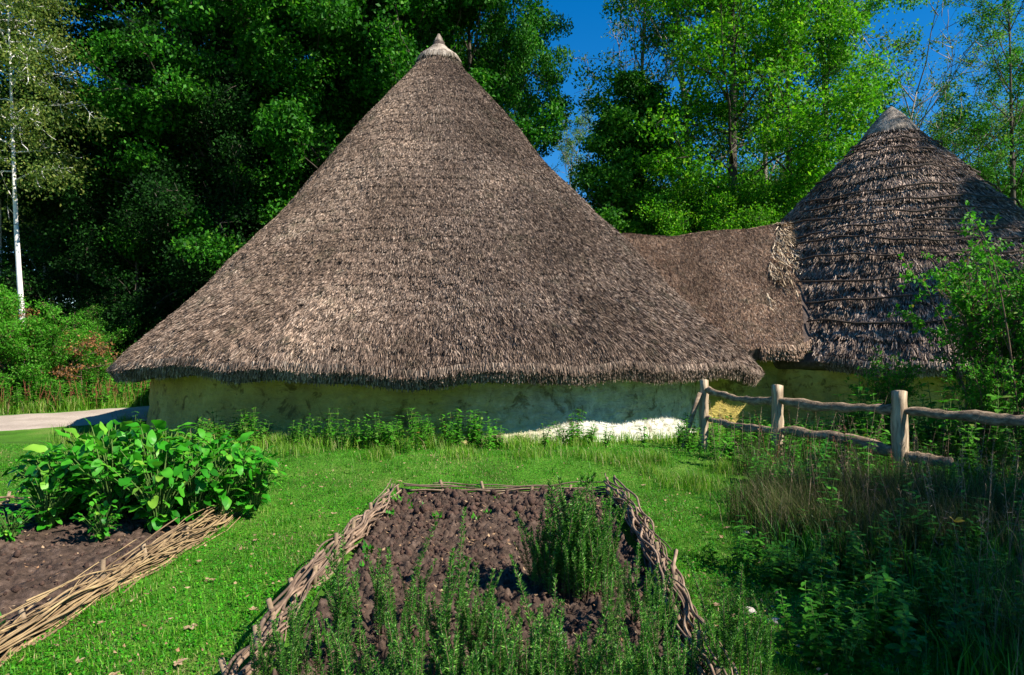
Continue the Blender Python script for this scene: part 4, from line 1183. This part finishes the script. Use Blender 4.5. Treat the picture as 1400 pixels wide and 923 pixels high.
# wood farther back, one mass
def wood(name, spec, mat, seed):
    lv = MB(); wd = MB()
    for (px, Y, s, k, rz) in spec:
        x, y = at(px, Y); Mx = Matrix.Translation((x, y, -.3)) @ Matrix.Rotation(rz, 4, 'Z') @ Matrix.Scale(s, 4)
        lv.merge(TA[k][1], Mx); wd.merge(TA[k][0], Mx)
    o = lv.build(name, M[mat]); tag(o, kind='stuff'); wd.build('trunks', M['bark'], o)
TA = {k: (mesh_arrays(T[k][0]), mesh_arrays(T[k][1])) for k in ('oak2', 'low', 'airy')}
wood('far_woodland', [(px, 36 + (i % 3) * 3, .95 + .1 * (i % 2), 'oak2', i * 1.7) for i, px in enumerate((250, 290, 335, 400, 490, 570, 600))], 'leaf_shade_dark', 1)
wood('dark_thicket', [(px, 31 + (i % 3) * 3, 1.0 + .2 * (i % 2), 'low', i * 1.7) for i, px in enumerate((-60, 20, 85, 150, 215, 280, 340, 410, 480, 540))], 'leaf_shade_dark', 2)
wood('far_thicket', [(px, 42 + (i % 3) * 4, 1.15 + .2 * (i % 2), 'low', i * 1.7) for i, px in enumerate((860, 920, 980, 1050, 1120, 1190, 1260, 1330, 1400, 1470))], 'leaf_mid', 2)
# trees out of frame on the sunny side; their shade falls across the right of the picture
tree('low', 'broadleaf_tree', 'low tree beyond the right edge, shading the near undergrowth', 0, 0, .62, 1.0, 'leaf_mid', xy=(7.7, 1.1), group='trees beyond the right edge')
tree('low', 'broadleaf_tree', 'low tree beyond the right edge, behind the fence line', 0, 0, .58, 4.0, 'leaf_mid', xy=(8.6, 4.0), group='trees beyond the right edge')
tree('oak3', 'broadleaf_tree', 'large tree beyond the right edge, shading the smaller roof', 0, 0, .78, 4.0, 'leaf_oak', xy=(21.0, 12.2), group='trees beyond the right edge')

# bushes beyond the path on the left
bs = [(5, 18.3, .66, 'leaf_bush', 'bright green bush at the left edge beyond the path'), (52, 18.6, .62, 'leaf_bush', 'bright green bush below the white birch trunk'), (98, 19.2, .55, 'leaf_bush', 'bright bush right of the birch, tinged with rust'), (-30, 18, .8, 'leaf_bush', 'bush cut by the left edge of the picture'),
      (135, 21, .62, 'leaf_mid', 'darker bush between the bright bushes and the left eave'), (160, 22.5, .75, 'leaf_shade_dark', 'dark bush just left of the eave')]
for i, (px, Y, s, lf, lab) in enumerate(bs):
    tree('shrub', 'bush', lab, px, Y, s, i * 1.1, lf, 'stem_brown', 'bush', 'bushes beyond the path')
# rust-coloured beech sprays
T['spray'] = tree_template(3.2, .35, 1.6, 9, .10, 1500, .22, .03, up_ang=(.1, .5))
tree('spray', 'rusty_sapling', 'sapling with rust-brown leaves left of the birch trunk', 2, 19.2, .8, 0, 'leaf_rust', 'stem_brown', 'sapling', 'rusty saplings by the birch')
tree('spray', 'rusty_sapling', 'sapling with rust-brown leaves at the right end of the bright bushes', 112, 18.9, .62, 2, 'leaf_rust', 'stem_brown', 'sapling', 'rusty saplings by the birch')

# ------------------------------------------------------------------ twiggy bush behind the fence on the right
def twig_bush(h, spread, nst, leaf, per):
    wd, lv = MB(), MB()
    for i in range(nst):
        f = rng.uniform(0, 6.28); l = rng.uniform(.1, 1) * spread; hh = h * rng.uniform(.55, 1)
        e = np.array([math.cos(f) * l, math.sin(f) * l, hh]); b0 = rng.normal(0, .12, 3) * [1, 1, 0]
        cv = spline([b0, b0 + e * [.3, .3, .5], b0 + e * [.65, .65, .85], b0 + e], 14)
        cv += rng.normal(0, .012, cv.shape); wd.add(*tube(cv, np.linspace(.010, .002, 14), 4))
        for j in range(9):
            t = rng.uniform(.25, 1); c = np.array([np.interp(t * 13, np.arange(14), cv[:, a]) for a in range(3)])
            d = unit(rng.normal(size=3) + [0, 0, .3]); L = rng.uniform(.2, .55) * h * .28
            tw = np.stack([c + d * L * s + np.array([0, 0, -.06 * s * s]) for s in np.linspace(0, 1, 5)]); wd.add(*tube(tw, [.004, .003, .003, .002, .001], 3))
            m = per; tt = rng.uniform(.1, 1, m); p = np.stack([np.interp(tt * 4, np.arange(5), tw[:, a]) for a in range(3)], -1)
            dl = unit(rnd_dir(m) + d * .5); nr = unit(rng.normal(size=(m, 3)) * .5 + [0, 0, .9]); w = unit(np.cross(nr, dl)); ls = leaf * rng.uniform(.6, 1.3, m)
            lv.add(*cards(p + dl * .006, dl, w, ls, ls * .6, droop=.15))
    return wd.mesh('twigs'), lv.mesh('foliage')
TB = [twig_bush(2.3, 1.0, 44, .05, 20), twig_bush(2.9, .9, 32, .055, 14)]
for i, (x, y, k, s, rz, lab) in enumerate([(6.7, 9.5, 0, 1.3, .3, 'twiggy bright-leaved bush behind the fence, in front of the smaller roof'), (6.9, 8.6, 1, 1.0, 2.0, 'tall arching bush at the right edge behind the fence'), (5.7, 10.3, 0, .62, 4.0, 'thin leafy bush under the eave of the smaller roof'), (6.9, 7.7, 0, .75, 5.1, 'dark twiggy bush right behind the last fence rail'), (7.6, 9.8, 1, .95, 1.2, 'leafy bush deepest in the right corner behind the fence'), (7.4, 8.9, 0, 1.25, 3.3, 'dense bush at the right edge, between the arching bush and the fence'), (5.9, 8.5, 0, .62, 2.6, 'short bush directly behind the last fence rail, nearest the third post'),
    (8.3, 10.9, 1, 1.0, 5.0, 'bush against the wall of the smaller roundhouse at the right'), (6.5, 7.3, 0, .62, .6, 'low bush in front of the last fence rail at the right edge')]):
    r = empty('twiggy_bush', (x, y, float(ground_z(x, y)) - .02), rz, s); tag(r, lab, 'bush', 'bushes behind the fence')
    link('twigs', TB[k][0], M['stem_brown'], r); link('foliage', TB[k][1], M['leaf_bush'], r)
for (a, c) in ((0, 0),):
    pts = spline([(6.2, 8.3, .2), (6.0, 8.25, 1.6), (5.75, 8.2, 2.6), (5.45, 8.2, 3.15)], 20)
    r = empty('arching_branch', (6.2, 8.3, 0)); tag(r, 'lone arching leafy shoot rising in front of the smaller roof', 'shoot')
    b = MB(); b.add(*tube(pts, np.linspace(.012, .003, 20), 5)); o = b.build('stem', M['stem_brown'], r); o.location = (-6.2, -8.3, 0)
    m = 110; tt = rng.uniform(.4, 1, m); p = np.stack([np.interp(tt * 19, np.arange(20), pts[:, k]) for k in range(3)], -1)
    dl = unit(rnd_dir(m) + [0, 0, .2]); w = unit(np.cross(unit(rng.normal(size=(m, 3)) * .4 + [0, -.3, .8]), dl)); b = MB(); b.add(*cards(p + dl * rng.uniform(0, .12, (m, 1)), dl, w, .06, .034, droop=.15))
    o = b.build('foliage', M['leaf_bush'], r); o.location = (-6.2, -8.3, 0)
# a yellow leaf caught in the undergrowth
b = MB()
for a in (0, 1.2, 2.4): blade_leaf(b, np.zeros(3), unit(np.array([math.cos(a), -.5, .4 + .2 * a])), np.array([0, -.5, 1.]), .06, .035, .2, .05, 3)
o = b.build('yellow_leaf', M['leaf_yellow'], None, True); o.location = (2.98, 4.6, .36); tag(o, 'single yellow leaf caught in the dark undergrowth at lower right', 'leaf')
